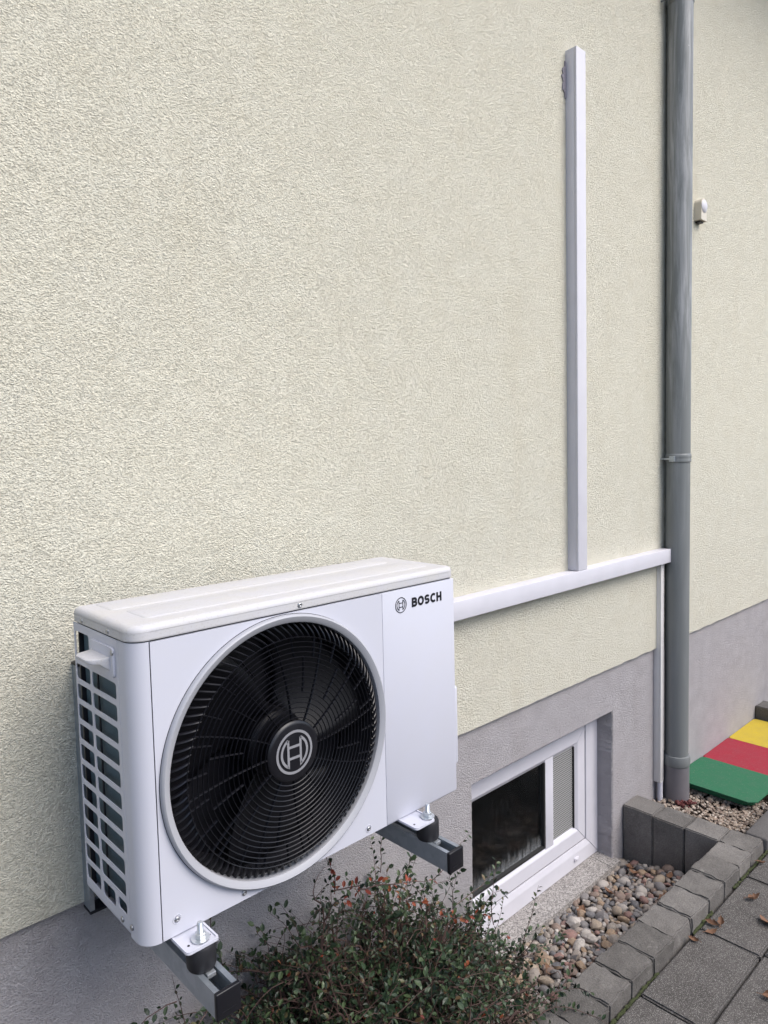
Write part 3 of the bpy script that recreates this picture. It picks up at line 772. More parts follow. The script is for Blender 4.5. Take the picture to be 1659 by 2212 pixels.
# ------------------------------------------------------------------ wall brackets
def channel(bm, f, w_, h_, L0, L1, t_=.0025, lip=.009):
    """C channel opening to +v; section in (u,v), swept along s by f(u,v,s)"""
    hw = w_ / 2
    sec = [(-hw + lip, h_), (-hw, h_), (-hw, 0), (hw, 0), (hw, h_), (hw - lip, h_), (hw - lip, h_ - .006), (hw - lip - t_ * 0 + 0, h_ - .006)]
    outer = [(-hw + lip, h_ - .007), (-hw + lip, h_), (-hw, h_), (-hw, 0), (hw, 0), (hw, h_), (hw - lip, h_), (hw - lip, h_ - .007)]
    inner = [(hw - lip - t_ * -1, h_ - .007), (hw - lip + t_, h_ - t_), (hw - t_, h_ - t_), (hw - t_, t_), (-hw + t_, t_), (-hw + t_, h_ - t_), (-hw + lip - t_, h_ - t_), (-hw + lip - t_, h_ - .007)]
    P = outer + inner
    A = [bm.verts.new(f(u, v_, L0)) for u, v_ in P]; B = [bm.verts.new(f(u, v_, L1)) for u, v_ in P]; n_ = len(P)
    for k in range(n_): bm.faces.new((A[k], A[(k + 1) % n_], B[(k + 1) % n_], B[k]))
    for k in range(7):
        for V_ in (A, B): bm.faces.new((V_[k], V_[k + 1], V_[n_ - 2 - k], V_[n_ - 1 - k]))
    bmesh.ops.recalc_face_normals(bm, faces=bm.faces)
def bracket(ax, label):
    root = thing('wall_bracket', (ax, -.01, .70), label, 'bracket', 'steel brackets carrying the outdoor unit')
    bm = BM(); channel(bm, lambda u, v_, s: (ax - .022 + u, -.009 - v_, s), .041, .035, .712, 1.218); obj('rail', bm, M['galv'], root)
    for z0, z1 in ((1.2165, 1.222), (.706, .7125)):
        bm = BM(); box(bm, ax - .022 - .022, ax - .022 + .022, -.046, -.0085, z0, z1, .002); obj('rail_cap', bm, M['black'], root, True)
    bm = BM(); channel(bm, lambda u, v_, s: (ax + u, s, .742 + v_), .041, .042, -.5, -.046); obj('arm', bm, M['galv'], root)
    bm = BM(); box(bm, ax - .0222, ax + .0222, -.507, -.4985, .7405, .7862, .0022, 3); box(bm, ax - .013, ax + .013, -.5078, -.5065, .7515, .7530); obj('end_cap', bm, M['black'], root, True)
    cx, cy = ax - .003, -.427
    bm = BM(); lathe(bm, [(.0225, .7845), (.0245, .789), (.0245, .823), (.0225, .8265)], (cx, cy, 0), seg=32); obj('rubber_mount', bm, M['rubber'], root, True)
    bm = BM(); lathe(bm, [(.0155, .8305), (.0155, .8325)], (cx, cy, 0), seg=28); obj('washer', bm, M['zinc'], root)
    bm = BM(); lathe(bm, [(.0092, .8327), (.0092, .8405), (.0078, .8415)], (cx, cy, 0), seg=6); obj('nut', bm, M['zinc'], root)
    pr = [(.0052, .841)]
    for k in range(9): pr += [(.0044, .8418 + k * .0018), (.0052, .8427 + k * .0018)]
    pr += [(.0042, .859)]
    bm = BM(); lathe(bm, pr, (cx, cy, 0), seg=14); obj('threaded_stud', bm, M['zinc'], root, True)
    bm = BM(); box(bm, ax - .008, ax + .008, -.455, -.405, .776, .7835, .001); obj('slide_nut', bm, M['zinc'], root)
    return root
bracket(.543, 'galvanised wall bracket arm under the louvred end of the outdoor unit')
bracket(1.0915, 'galvanised wall bracket arm under the lettered end of the outdoor unit')

# ------------------------------------------------------------------ outdoor unit
UX0, UX1, UYF, UYB, UZ0, UZS = .4586, 1.2235, -.395, -.156, .833, 1.334
unit = thing('outdoor_unit', ((UX0 + UX1) / 2, (UYF + UYB) / 2, UZ0), 'white heat pump outdoor unit with round black fan grille on wall brackets', 'outdoor unit')
# louvred side panel wrapping round the front corner
bm = BM()
def rr_cell(c, h, r=.006, n=4):
    """c=(y0,y1,z0,z1) cell, h=hole; plate at X=UX0"""
    y0, y1, z0, z1 = c; P = rrect(h[0], h[1], h[2], h[3], (r,) * 4, n)
    C4 = [bm.verts.new((UX0, y, z)) for y, z in ((y0, z0), (y1, z0), (y1, z1), (y0, z1))]
    V_ = [bm.verts.new((UX0, y, z)) for y, z in P]; m = n + 1
    for q in range(4):
        for k in range(n): bm.faces.new((C4[q], V_[q * m + k + 1], V_[q * m + k]))
        a = V_[q * m + n]; b = V_[((q + 1) * m) % len(V_)]; bm.faces.new((C4[q], C4[(q + 1) % 4], b, a))
YA0, YA1, YM, YB1, YC = UYB, -.2285, -.2285, -.345, UYF + .030
p_ = .0374; ztop = 1.264
A_TOP = (1.264, 1.3335)
rr_cell((YM, UYB, 1.2645, 1.3335), (-.225, -.163, 1.2715, 1.319))
rr = lambda y0, y1, z0, z1: bm.faces.new([bm.verts.new((UX0, y, z)) for y, z in ((y0, z0), (y1, z0), (y1, z1), (y0, z1))])
rr(YB1, YM, 1.2645, 1.3335)
for k in range(11):
    z1 = 1.2645 - p_ * k; z0 = z1 - p_
    rr_cell((YM, UYB, z0, z1), (-.2245, -.161, z0 + .0045, z1 - .0053))
    if k < 10: rr_cell((YB1, YM, z0, z1), (-.333, -.2335, z0 + .0045, z1 - .0053))
    else:
        rr_cell((-.2935, YM, z0, z1), (-.287, -.2355, z0 + .004, z1 - .0062)); rr_cell((YB1, -.2935, z0, z1), (-.334, -.300, z0 + .012, z1 - .0062))
zb = 1.2645 - p_ * 11
rr(YB1, UYB, UZ0 + .008, zb)
# bottom hem and wrapped corner
hem = [(UX0 + .004, UZ0 + .0015), (UX0 + .001, UZ0 + .0045), (UX0, UZ0 + .008)]
for (xa, za), (xb, zb_) in zip(hem, hem[1:]):
    bm.faces.new([bm.verts.new(p) for p in ((xa, UYB, za), (xa, YB1, za), (xb, YB1, zb_), (xb, UYB, zb_))])
bmesh.ops.remove_doubles(bm, verts=bm.verts, dist=1e-5); bmesh.ops.recalc_face_normals(bm, faces=bm.faces)
o = obj('side_panel', bm, M['white'], unit); solid(o, .0016, 0); bv = o.modifiers.new('soft', 'BEVEL'); bv.width = .0005; bv.segments = 2; bv.limit_method = 'ANGLE'
bm = BM(); prev = None
for k in range(-1, 9):
    a = .5 * PI * k / 8; x_, y_ = (UX0 - .0004, YB1 - .0002) if k < 0 else (UX0 + .030 - .0304 * math.cos(a), YC - .030 * math.sin(a))
    cur = (bm.verts.new((x_, y_, UZ0 - .0005)), bm.verts.new((x_, y_, 1.3335)))
    if prev: bm.faces.new((prev[0], cur[0], cur[1], prev[1]))
    prev = cur
bmesh.ops.remove_doubles(bm, verts=bm.verts, dist=1e-5); bmesh.ops.recalc_face_normals(bm, faces=bm.faces)
o = obj('corner_panel', bm, M['white'], unit, True); solid(o, .0016).modifiers[0].use_rim = False
bm = BM(); box(bm, UX0 + .013, UX0 + .05, -.345, -.166, .845, 1.325); obj('coil', bm, M['coil'], unit)
bm = BM(); box(bm, UX0 + .006, UX0 + .0085, -.2405, -.2365, .85, 1.262); box(bm, UX0 + .004, UX0 + .012, -.3445, -.338, .85, 1.262); obj('coil_edge', bm, M['shroud'], unit)
# front panel with round opening
FC = (.745, 1.0815); RO, RI = .2495, .2335
def rect_hole(bm, x0, x1, z0, z1, cx, cz, r, y, n=96):
    ci = []; ou = []
    for k in range(n):
        a = 2 * PI * k / n; dx, dz = math.cos(a), math.sin(a)
        s_ = min(((x1 - cx) / dx if dx > 1e-9 else (x0 - cx) / dx if dx < -1e-9 else 1e9), ((z1 - cz) / dz if dz > 1e-9 else (z0 - cz) / dz if dz < -1e-9 else 1e9))
        ci.append(bm.verts.new((cx + r * dx, y, cz + r * dz))); ou.append(bm.verts.new((cx + s_ * dx, y, cz + s_ * dz)))
    for k in range(n): bm.faces.new((ci[k], ci[(k + 1) % n], ou[(k + 1) % n], ou[k]))
    # square the corners
    for X_, Z_ in ((x0, z0), (x1, z0), (x1, z1), (x0, z1)):
        a = math.atan2(Z_ - cz, X_ - cx) % (2 * PI); k = int(a / (2 * PI) * n)
        bm.faces.new((ou[k], ou[(k + 1) % n], bm.verts.new((X_, y, Z_))))
bm = BM(); rect_hole(bm, .4905, .9972, UZ0, 1.3325, *FC, .243, UYF)
# turned-in edges of the front sheet
for x_ in (.4905, .9972): bm.faces.new([bm.verts.new(p) for p in ((x_, UYF, UZ0), (x_, UYF + .012, UZ0), (x_, UYF + .012, 1.3325), (x_, UYF, 1.3325))])
for z_ in (UZ0, 1.3325): bm.faces.new([bm.verts.new(p) for p in ((.4905, UYF, z_), (.9972, UYF, z_), (.9972, UYF + .012, z_), (.4905, UYF + .012, z_))])
bmesh.ops.remove_doubles(bm, verts=bm.verts, dist=1e-5); bmesh.ops.recalc_face_normals(bm, faces=bm.faces)
obj('front_panel', bm, M['white'], unit)
bm = BM(); box(bm, .9984, UX1, UYF, UYB, UZ0, 1.3325, .0022, 2); obj('service_panel', bm, M['white'], unit, True)
bm = BM(); box(bm, UX1 - .002, UX1 + .022, -.385, -.25, .885, 1.075, .008, 3); obj('valve_cover', bm, M['white'], unit, True)
# dark shadow gap strips behind the seams
bm = BM(); box(bm, .487, .4935, UYF + .003, UYF + .010, UZ0 + .002, 1.3315); obj('panel_seam', bm, M['black'], unit)
bm = BM(); box(bm, .489, UX1 - .006, UYF + .006, UYB - .004, 1.330, 1.3345); box(bm, UX0 + .006, .4889, YC + .004, UYB - .004, 1.330, 1.3345); obj('lid_gap', bm, M['black'], unit)
bm = BM(); box(bm, UX0 + .006, .995, UYB - .006, UYB - .002, UZ0 + .004, 1.332); obj('back_panel', bm, M['shroud'], unit)
bm = BM(); box(bm, .4895, UX1 - .003, UYF + .004, UYB - .003, UZ0 - .004, UZ0 + .006, .002); box(bm, UX0 + .004, .4892, YC + .003, UYB - .003, UZ0 - .003, UZ0 + .005, .001); obj('base_pan', bm, M['white'], unit)
# lid: rounded outline, rolled top edge, two raised fields
def lidring(ins, z):
    r = max(.03 - ins, .004); r2 = max(.012 - ins, .003)
    return [(x_, y_, z) for x_, y_ in rrect(UX0 - .0015 + ins, UX1 + .0015 - ins, UYF - .0015 + ins, UYB + .002 - ins, (r, r2 + .006, r2, r2), 7)]
bm = BM(); rings = [lidring(.001, 1.3355), lidring(0, 1.337), lidring(0, 1.3500)]
for k in range(1, 8):
    a = .5 * PI * k / 7; rings.append(lidring(.011 * (1 - math.cos(a)), 1.3500 + .011 * math.sin(a)))
rings.insert(2, lidring(0, 1.3385)); rings.insert(4, lidring(0, 1.3495)); rings.append(lidring(.0118, 1.3611)); rings.append(lidring(.016, 1.3612)); loft(bm, rings); lid = obj('lid', bm, M['whitelid'], unit, True)
for (x0, x1, y0, y1) in ((.505, 1.185, -.352, -.268), (.49, 1.16, -.248, -.172)):
    bm = BM(); R0 = rrect(x0, x1, y0, y1, (.010,) * 4, 5); R1 = rrect(x0 + .004, x1 - .004, y0 + .004, y1 - .004, (.008,) * 4, 5)
    loft(bm, [[(a, b, 1.3609) for a, b in R0], [(a, b, 1.3616) for a, b in rrect(x0 + .001, x1 - .001, y0 + .001, y1 - .001, (.010,) * 4, 5)], [(a, b, 1.3626) for a, b in R1]]); obj('raised_field', bm, M['whitelid'], lid, True)
# fan ring, housing, blades
bm = BM()
lathe(bm, [(RO, UYF + .001), (RO, UYF - .006), (RO - .0015, UYF - .009), (RO - .004, UYF - .0105), (RI + .004, UYF - .0075), (RI + .0008, UYF - .005), (RI, UYF - .001), (RI, UYF + .03)], (FC[0], 0, FC[1]), 'Y', 112, False); obj('fan_ring', bm, M['ring'], unit, True)
bm = BM(); lathe(bm, [(RO + .0009, UYF - .0001), (RO + .0009, UYF - .0006), (RO - .001, UYF - .0006)], (FC[0], 0, FC[1]), 'Y', 112, False); obj('ring_gap', bm, M['black'], unit)
bm = BM(); lathe(bm, [(RI + .003, UYF + .002), (RI - .004, UYF + .03), (RI - .006, UYF + .10)], (FC[0], 0, FC[1]), 'Y', 96, False); obj('fan_housing', bm, M['shroud'], unit, True)
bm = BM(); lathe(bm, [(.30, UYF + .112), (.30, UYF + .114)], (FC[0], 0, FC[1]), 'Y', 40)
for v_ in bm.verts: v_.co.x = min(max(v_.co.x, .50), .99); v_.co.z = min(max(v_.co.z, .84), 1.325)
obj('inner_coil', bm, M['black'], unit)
fan = bpy.data.objects.new('fan', None); COL.objects.link(fan); fan.location = (FC[0], UYF + .06, FC[1]); put(fan, unit)
bm = BM(); lathe(bm, [(.062, UYF + .10), (.062, UYF + .03), (.055, UYF + .022), (.02, UYF + .018)], (FC[0], 0, FC[1]), 'Y', 40); obj('motor_hub', bm, M['blackgl'], fan, True)
for q in range(3):
    bm = BM(); nr, na = 9, 12; V_ = {}
    for i in range(nr):
        r_ = .055 + (.222 - .055) * i / (nr - 1)
        for j in range(na):
            s_ = j / (na - 1); a = R(112) * q * 120 / 112 + R(20) + R(78) * (s_ - .5) + R(30) * (r_ - .055) / .17 * (.6 + .4 * s_)
            V_[i, j] = bm.verts.new((FC[0] + r_ * math.cos(a), UYF + .028 + .062 * s_ + .008 * math.sin(PI * s_), FC[1] + r_ * math.sin(a)))
    for i in range(nr - 1):
        for j in range(na - 1): bm.faces.new((V_[i, j], V_[i + 1, j], V_[i + 1, j + 1], V_[i, j + 1]))
    solid(obj('blade', bm, M['blackgl'], fan, True), .003)
# grille: rings, spokes and the crowded rim fins on a shallow dome
grille = bpy.data.objects.new('fan_grille', None); COL.objects.link(grille); grille.location = (FC[0], UYF, FC[1]); put(grille, unit)
def dome(r):
    if r < .208: return UYF - .0245 + .010 * (r / .208) ** 2
    q = (r - .208) / (.2335 - .208); return UYF - .0145 + .019 * q ** 2.0
GC = Vector((FC[0], 0, FC[1]))
for k in range(17):
    r_ = .0615 + k * (.2085 - .0615) / 16
    bm = BM(); seg = 84; P5 = 5
    rings = []
    for j in range(seg):
        a = 2 * PI * j / seg; d = Vector((math.cos(a), 0, math.sin(a)))
        rings.append([bm.verts.new(GC + d * (r_ + .0008 * math.cos(2 * PI * m / P5)) + Vector((0, dome(r_) + .0017 * math.sin(2 * PI * m / P5), 0))) for m in range(P5)])
    for j in range(seg):
        for m in range(P5): bm.faces.new((rings[j][m], rings[(j + 1) % seg][m], rings[(j + 1) % seg][(m + 1) % P5], rings[j][(m + 1) % P5]))
    bmesh.ops.recalc_face_normals(bm, faces=bm.faces); obj('grille_ring', bm, M['black'], grille, True)
def spoke_mesh(r0, r1, hw, dep, swirl, n=7, off=0):
    b = BM(); rows = []
    for i in range(n):
        r_ = r0 + (r1 - r0) * i / (n - 1); a = swirl * (r_ - r0); rad = Vector((math.cos(a), 0, math.sin(a))); tg = Vector((-math.sin(a), 0, math.cos(a)))
        y = dome(r_) + off
        rows.append([b.verts.new(rad * r_ + tg * hw * s_ + Vector((0, y + dd, 0))) for s_, dd in ((-1, .0012), (0, -.0004), (1, .0012), (1, dep), (-1, dep))])
    for A, B in zip(rows, rows[1:]):
        for m in range(5): b.faces.new((A[m], A[(m + 1) % 5], B[(m + 1) % 5], B[m]))
    b.faces.new(rows[0][::-1]); b.faces.new(rows[-1]); bmesh.ops.recalc_face_normals(b, faces=b.faces)
    me = bpy.data.meshes.new('grille_spoke'); b.to_mesh(me); b.free(); me.materials.append(M['black']); me.shade_smooth()
    try: me.set_sharp_from_angle(angle=R(35))
    except Exception: pass
    return me
def spin(name, me, a): return inst(name, me, grille, Matrix.Translation(GC) @ Matrix.Rotation(-a, 4, 'Y'))
s1 = spoke_mesh(.053, .209, .0010, .005, .8, 7, .0004); s2 = spoke_mesh(.108, .172, .0010, .005, .8, 5, .0004); s3 = spoke_mesh(.172, .211, .0010, .005, .8, 4, .0004); s4 = spoke_mesh(.206, .2365, .0017, .007, 3.0, 7)
for k in range(12):
    spin('grille_spoke', s1, 2 * PI * k / 12); spin('grille_spoke', s2, 2 * PI * (k + .5) / 12)
for k in range(24): spin('grille_spoke', s3, 2 * PI * (k + .5) / 24 + .05)
for k in range(96): spin('rim_fin', s4, 2 * PI * k / 96)
# hub cap with emblem
HY = UYF - .0255
bm = BM(); lathe(bm, [(.056, HY + .012), (.0565, HY + .003), (.0545, HY + .0003), (.050, HY - .001), (.001, HY - .0012)], (FC[0], 0, FC[1]), 'Y', 56); hub = obj('hub_cap', bm, M['black'], unit, True)
def stroke(bm, pts, w_, f, d=.0004, closed=False):
    P = [Vector((a, b)) for a, b in pts]; n_ = len(P); Lr = []
    for i in range(n_):
        if closed: a, b = P[(i - 1) % n_], P[(i + 1) % n_]
        else: a, b = P[max(i - 1, 0)], P[min(i + 1, n_ - 1)]
        d1 = (P[i] - a); d2 = (b - P[i])
        d1 = d1.normalized() if d1.length > 1e-9 else d2.normalized(); d2 = d2.normalized() if d2.length > 1e-9 else d1
        tg = (d1 + d2)
        tg = tg.normalized() if tg.length > 1e-6 else d1
        nm = Vector((-tg.y, tg.x)); k = 1 / max(.35, abs(nm.dot(Vector((-d1.y, d1.x)))))
        Lr.append((P[i] + nm * w_ / 2 * k, P[i] - nm * w_ / 2 * k))
    F = [[bm.verts.new(f(q.x, q.y, -d)) for q in pr_] for pr_ in Lr]; B = [[bm.verts.new(f(q.x, q.y, 0)) for q in pr_] for pr_ in Lr]
    rng = range(n_) if closed else range(n_ - 1)
    for i in rng:
        j = (i + 1) % n_
        bm.faces.new((F[i][0], F[j][0], F[j][1], F[i][1])); bm.faces.new((F[i][0], B[i][0], B[j][0], F[j][0])); bm.faces.new((F[i][1], F[j][1], B[j][1], B[i][1]))
    if not closed:
        for i in (0, n_ - 1): bm.faces.new((F[i][0], F[i][1], B[i][1], B[i][0]))
def emblem(cx, cz, r, y, mat, parent, lw):
    f = lambda u, v_, d: (cx + r * u, y + d, cz + r * v_)
    bm = BM()
    stroke(bm, [((1 - lw / 2) * math.cos(2 * PI * k / 64), (1 - lw / 2) * math.sin(2 * PI * k / 64)) for k in range(64)], lw, f, .0004, True)
    for s_ in (-1, 1):
        a0 = math.acos(.34 / .70); arc = [(s_ * .70 * math.cos(a), .70 * math.sin(a)) for a in [a0 - 2 * a0 * k / 24 for k in range(25)]]
        stroke(bm, arc + [(s_ * .34, -.60), (s_ * .34, .60), arc[0]], lw, f, .0004)
    for z_ in (-.26, .26): stroke(bm, [(-.34, z_), (.34, z_)], lw, f, .00035)
    bmesh.ops.recalc_face_normals(bm, faces=bm.faces)
    return obj('emblem', bm, mat, parent)
emblem(FC[0], FC[1], .0405, HY - .0016, M['silver'], hub, .115)
emblem(1.0525, 1.2985, .0168, UYF - .0003, M['ink'], unit, .095)
# lettering, five strokes-built capitals
LH = .0208; lw = .0052; LX = 1.0855; LZ = 1.2882
def arc(cx, cz, rx, rz, a0, a1, n=14): return [(cx + rx * math.cos(R(a0 + (a1 - a0) * k / n)), cz + rz * math.sin(R(a0 + (a1 - a0) * k / n))) for k in range(n + 1)]
hw = lw / 2; H2 = LH - lw
letters = []
wB, wO, wS, wC, wH, gap = .0165, .0195, .0168, .0180, .0168, .0019
x = LX
letters.append([([(x + hw, 0), (x + hw, LH)], False), ([(x + lw * .6, LH - hw)] + arc(x + wB * .50, hw + H2 * .765, wB * .32, H2 * .235, 90, -90) + [(x + lw * .6, hw + H2 * .53)], False), ([(x + lw * .6, hw + H2 * .53)] + arc(x + wB * .52, hw + H2 * .265, wB * .34, H2 * .265, 90, -90) + [(x + lw * .6, hw)], False)]); x += wB + gap
letters.append([(arc(x + wO / 2, LH / 2, wO / 2 - hw, LH / 2 - hw + .0002, 0, 348, 29), True)]); x += wO + gap
S_ = arc(x + wS * .52, hw + H2 * .76, wS * .34, H2 * .24, 28, 180, 9) + arc(x + wS * .36, hw + H2 * .76, wS * .18, H2 * .26, 190, 250, 4) + arc(x + wS * .60, hw + H2 * .25, wS * .20, H2 * .25, 70, 0, 4) + arc(x + wS * .46, hw + H2 * .24, wS * .34, H2 * .24, -8, -150, 9)
letters.append([(S_, False)]); x += wS + gap
letters.append([(arc(x + wC * .56, LH / 2, wC * .56 - hw, LH / 2 - hw + .0002, 48, 312, 24), False)]); x += wC + gap
letters.append([([(x + hw, 0), (x + hw, LH)], False), ([(x + wH - hw, 0), (x + wH - hw, LH)], False), ([(x + hw, LH / 2), (x + wH - hw, LH / 2)], False)])
sc_ = (1.181 - LX) / (x + wH - LX)
for L_ in letters:
    bm = BM()
    for k, (pts, cl) in enumerate(L_): stroke(bm, pts, lw * .96, lambda u, v_, d, k=k: (LX + (u - LX) * sc_, UYF - .0003 + d - .00004 * k, LZ + v_), .0004, cl)
    bmesh.ops.recalc_face_normals(bm, faces=bm.faces); obj('letter', bm, M['ink'], unit)
# handle on the louvred side
bm = BM(); P = rrect(-.335, -.2365, 1.2685, 1.3185, (.006,) * 4, 4)
P = [(y, z) for y, z in P]
loft(bm, [[(UX0 - .001, y, z) for y, z in P], [(UX0 - .0035, y, z) for y, z in P], [(UX0 - .0045, y * .985 + -.2857 * .015, z * .985 + 1.2935 * .015) for y, z in P]]); hnd = obj('handle', bm, M['white'], unit, True)
bm = BM(); rows = []
for dx, z1, z0, ya, yb in ((.003, 1.302, 1.276, -.322, -.2435), (-.006, 1.3005, 1.283, -.320, -.2445), (-.014, 1.3, 1.290, -.316, -.2455), (-.024, 1.300, 1.2915, -.312, -.248), (-.029, 1.2995, 1.2925, -.305, -.254), (-.031, 1.2985, 1.294, -.300, -.258)):
    rows.append([(UX0 - .004 + dx, y, z) for y, z in rrect(ya, yb, z0, z1, (.0022,) * 4, 3)])
loft(bm, rows); obj('grip', bm, M['whitelid'], hnd, True)
# screws
def screw(axis):
    b = BM(); lathe(b, [(.0052, .0002), (.0050, -.0012), (.0036, -.0024), (.0022, -.0027), (.0016, -.0015)], (0, 0, 0), axis, 14)
    me = bpy.data.meshes.new('screw'); b.to_mesh(me); b.free(); me.shade_smooth(); me.materials.append(M['screw']); return me
sy, sx_ = screw('Y'), screw('X')
for x_, z_, y_ in ((.786, 1.3435, UYF - .0018), (.516, .860, UYF - .0003), (.645, .8465, UYF - .0003), (.945, .8475, UYF - .0003)): inst('screw', sy, unit, Matrix.Translation((x_, y_, z_)))
for y_, z_ in ((-.199, 1.3425), (-.312, 1.3425), (-.331, 1.3105), (-.315, .8495), (-.352, .853)): inst('screw', sx_, unit, Matrix.Translation((UX0 - (.0035 if z_ == 1.3105 else .0012), y_, z_)))
# dimples round the bottom screws
for x_, z_ in ((.516, .860), (.945, .8475)):
    bm = BM(); lathe(bm, [(.0085, UYF - .0002), (.0078, UYF - .0007), (.0062, UYF - .0002)], (x_, 0, z_), 'Y', 24, False); obj('screw_dimple', bm, M['white'], unit, True)
# mounting feet
for ax in (.535, 1.0635):
    bm = BM(); P = rrect(ax - .030, ax + .030, -.4475, -.37, (.008, .008, .001, .001), 5)
    loft(bm, [[(a, b, .8268) for a, b in P], [(a, b, .8292) for a, b in P]])
    P2 = rrect(ax - .0295, ax + .0295, -.447, -.37, (.008, .008, .001, .001), 5); P3 = rrect(ax - .026, ax + .026, -.4435, -.37, (.006, .006, .001, .001), 5)
    loft(bm, [[(a, b, .8293) for a, b in P2], [(a, b, .8312) for a, b in P2], [(a, b, .8312) for a, b in P3], [(a, b, .8296) for a, b in P3]], False)
    ft = obj('mounting_foot', bm, M['white'], unit, True)
    for dx in (-.0175, .0205):
        bm = BM(); lathe(bm, [(.0022, .8296), (.0022, .8300)], (ax + dx, -.4285, 0), seg=10); obj('hole', bm, M['black'], ft)

# ------------------------------------------------------------------ cotoneaster bush
class Plant:
    def __init__(s, seed): s.r = random.Random(seed); s.st = BM(); s.lf = BM(); s.rd = BM()
    def leaf(s, p, d, up, L, red=False):
        bm = s.rd if red else s.lf; d = d.normalized(); side = d.cross(up)
        if side.length < 1e-3: side = d.cross(Vector((1, 0, .3)))
        side.normalize(); nrm = side.cross(d); w_ = L * s.r.uniform(.24, .31); cup = L * s.r.uniform(.05, .14)
        dr = -nrm * L * s.r.uniform(-.05, .15)
        b0 = bm.verts.new(p); m1 = bm.verts.new(p + d * L * .5); t_ = bm.verts.new(p + d * L + dr)
        for sg in (1, -1):
            a = bm.verts.new(p + d * L * .3 + side * w_ * .9 * sg + nrm * cup); b = bm.verts.new(p + d * L * .68 + side * w_ * .92 * sg + nrm * cup + dr * .5)
            f = (b0, a, b, m1) if sg < 0 else (b0, m1, b, a); bm.faces.new(f); g_ = (m1, b, t_) if sg < 0 else (m1, t_, b); bm.faces.new(g_)
    def twig(s, p, d, L, r0, n, red=0.0, leaves=True, droop=.5, dens=.0125, lsize=(.011, .018)):
        pts = [p.copy()]; q = p.copy(); d = d.normalized(); st = L / n
        for i in range(n):
            d = (d + Vector((s.r.gauss(0, .16), s.r.gauss(0, .16), s.r.gauss(0, .14) - droop * .10))).normalized(); q = q + d * st; 
            if q.y > -.012: q.y = -.012; d.y = -abs(d.y)
            if q.z > .70 and q.y > -.40 : q.z = .70; d.z = -abs(d.z) * .3
            pts.append(q.copy())
        tube(s.st, pts, [r0 * (1 - .75 * i / n) for i in range(n + 1)], 4, False)
        if leaves:
            tot = int(L / dens)
            for i in range(tot):
                t_ = (i + .5) / tot * n; k = min(int(t_), n - 1); a = pts[k].lerp(pts[k + 1], t_ - k); dd = (pts[k + 1] - pts[k]).normalized()
                sd_ = dd.cross(Vector((0, 0, 1))); sd_ = sd_.normalized() if sd_.length > .05 else Vector((1, 0, 0))
                ang = s.r.uniform(0, 2 * PI); o_ = sd_ * math.cos(ang) + dd.cross(sd_) * math.sin(ang)
                ld = dd * s.r.uniform(.2, .8) + o_ + Vector((0, -.15, .25))
                s.leaf(a + o_ * r0, ld, Vector((s.r.gauss(0, .4), -.35 + s.r.gauss(0, .4), 1)), s.r.uniform(*lsize), s.r.random() < red)
        return pts
    def finish(s, root):
        obj('branches', s.st, M['twig'], root)
        o = obj('leaves', s.lf, M['leaf'], root, False); o['kind'] = 'stuff'
        if len(s.rd.verts): o = obj('red_leaves', s.rd, M['redleaf'], root, False); o['kind'] = 'stuff'
        else: s.rd.free()
def env(x):   # top of the bush along the wall
    T = [(.35, .10), (.48, .34), (.60, .46), (.75, .53), (.95, .57), (1.1, .56), (1.25, .50), (1.4, .40), (1.52, .29), (1.62, .18), (1.75, .06)]
    for (a, ha), (b, hb) in zip(T, T[1:]):
        if a <= x <= b: return ha + (hb - ha) * (x - a) / (b - a)
    return .05
bush = thing('cotoneaster_bush', (1.1, -.25, 0), 'sprawling cotoneaster bush with small dark green leaves under the outdoor unit', 'bush')
P = Plant(77); rg = P.r
for k in range(430):
    tx = rg.uniform(.42, 1.66); ty = rg.uniform(-.44, -.03)
    if noise.noise((tx * 4.2, ty * 4.2, 9)) < -.18 and rg.random() < .75: continue
    hz = env(tx) * (.82 + .26 * noise.noise((tx * 5, ty * 5, 1))) * (1 - .35 * max(0, (-ty - .22) / .28) ** 1.5) * rg.uniform(.45, 1.0)
    B0 = Vector((1.1 + (tx - 1.1) * rg.uniform(.35, .75), -.25 + (ty + .25) * rg.uniform(.2, .6), 0)); T0 = Vector((tx, ty, hz)); C0 = Vector((B0.x * .65 + T0.x * .35, (B0.y + T0.y) / 2, hz * rg.uniform(.95, 1.2)))
    n_ = 9; pts = [B0 * (1 - t_) ** 2 + C0 * 2 * t_ * (1 - t_) + T0 * t_ ** 2 + Vector((rg.gauss(0, .006), rg.gauss(0, .006), rg.gauss(0, .006))) for t_ in [i / n_ for i in range(n_ + 1)]]
    for q in pts:
        if q.y > -.015: q.y = -.015
    tube(P.st, pts, [rg.choice((.003, .0042, .0065)) * (1 - .65 * i / n_) for i in range(n_ + 1)], 5, False)
    for j in range(rg.choice((3, 8, 14))):
        t_ = rg.uniform(.30, 1.0) * n_; i = min(int(t_), n_ - 1); a = pts[i].lerp(pts[i + 1], t_ - i); dd = (pts[i + 1] - pts[i]).normalized()
        o_ = Vector((rg.gauss(0, 1), rg.gauss(0, 1) - .2, rg.gauss(.25, .7))).normalized()
        P.twig(a, dd * .6 + o_, rg.uniform(.06, .17), .0014, 5, red=.008, dens=rg.choice((.0085, .012, .03)), lsize=rg.choice(((.008, .013), (.011, .017), (.013, .022))))
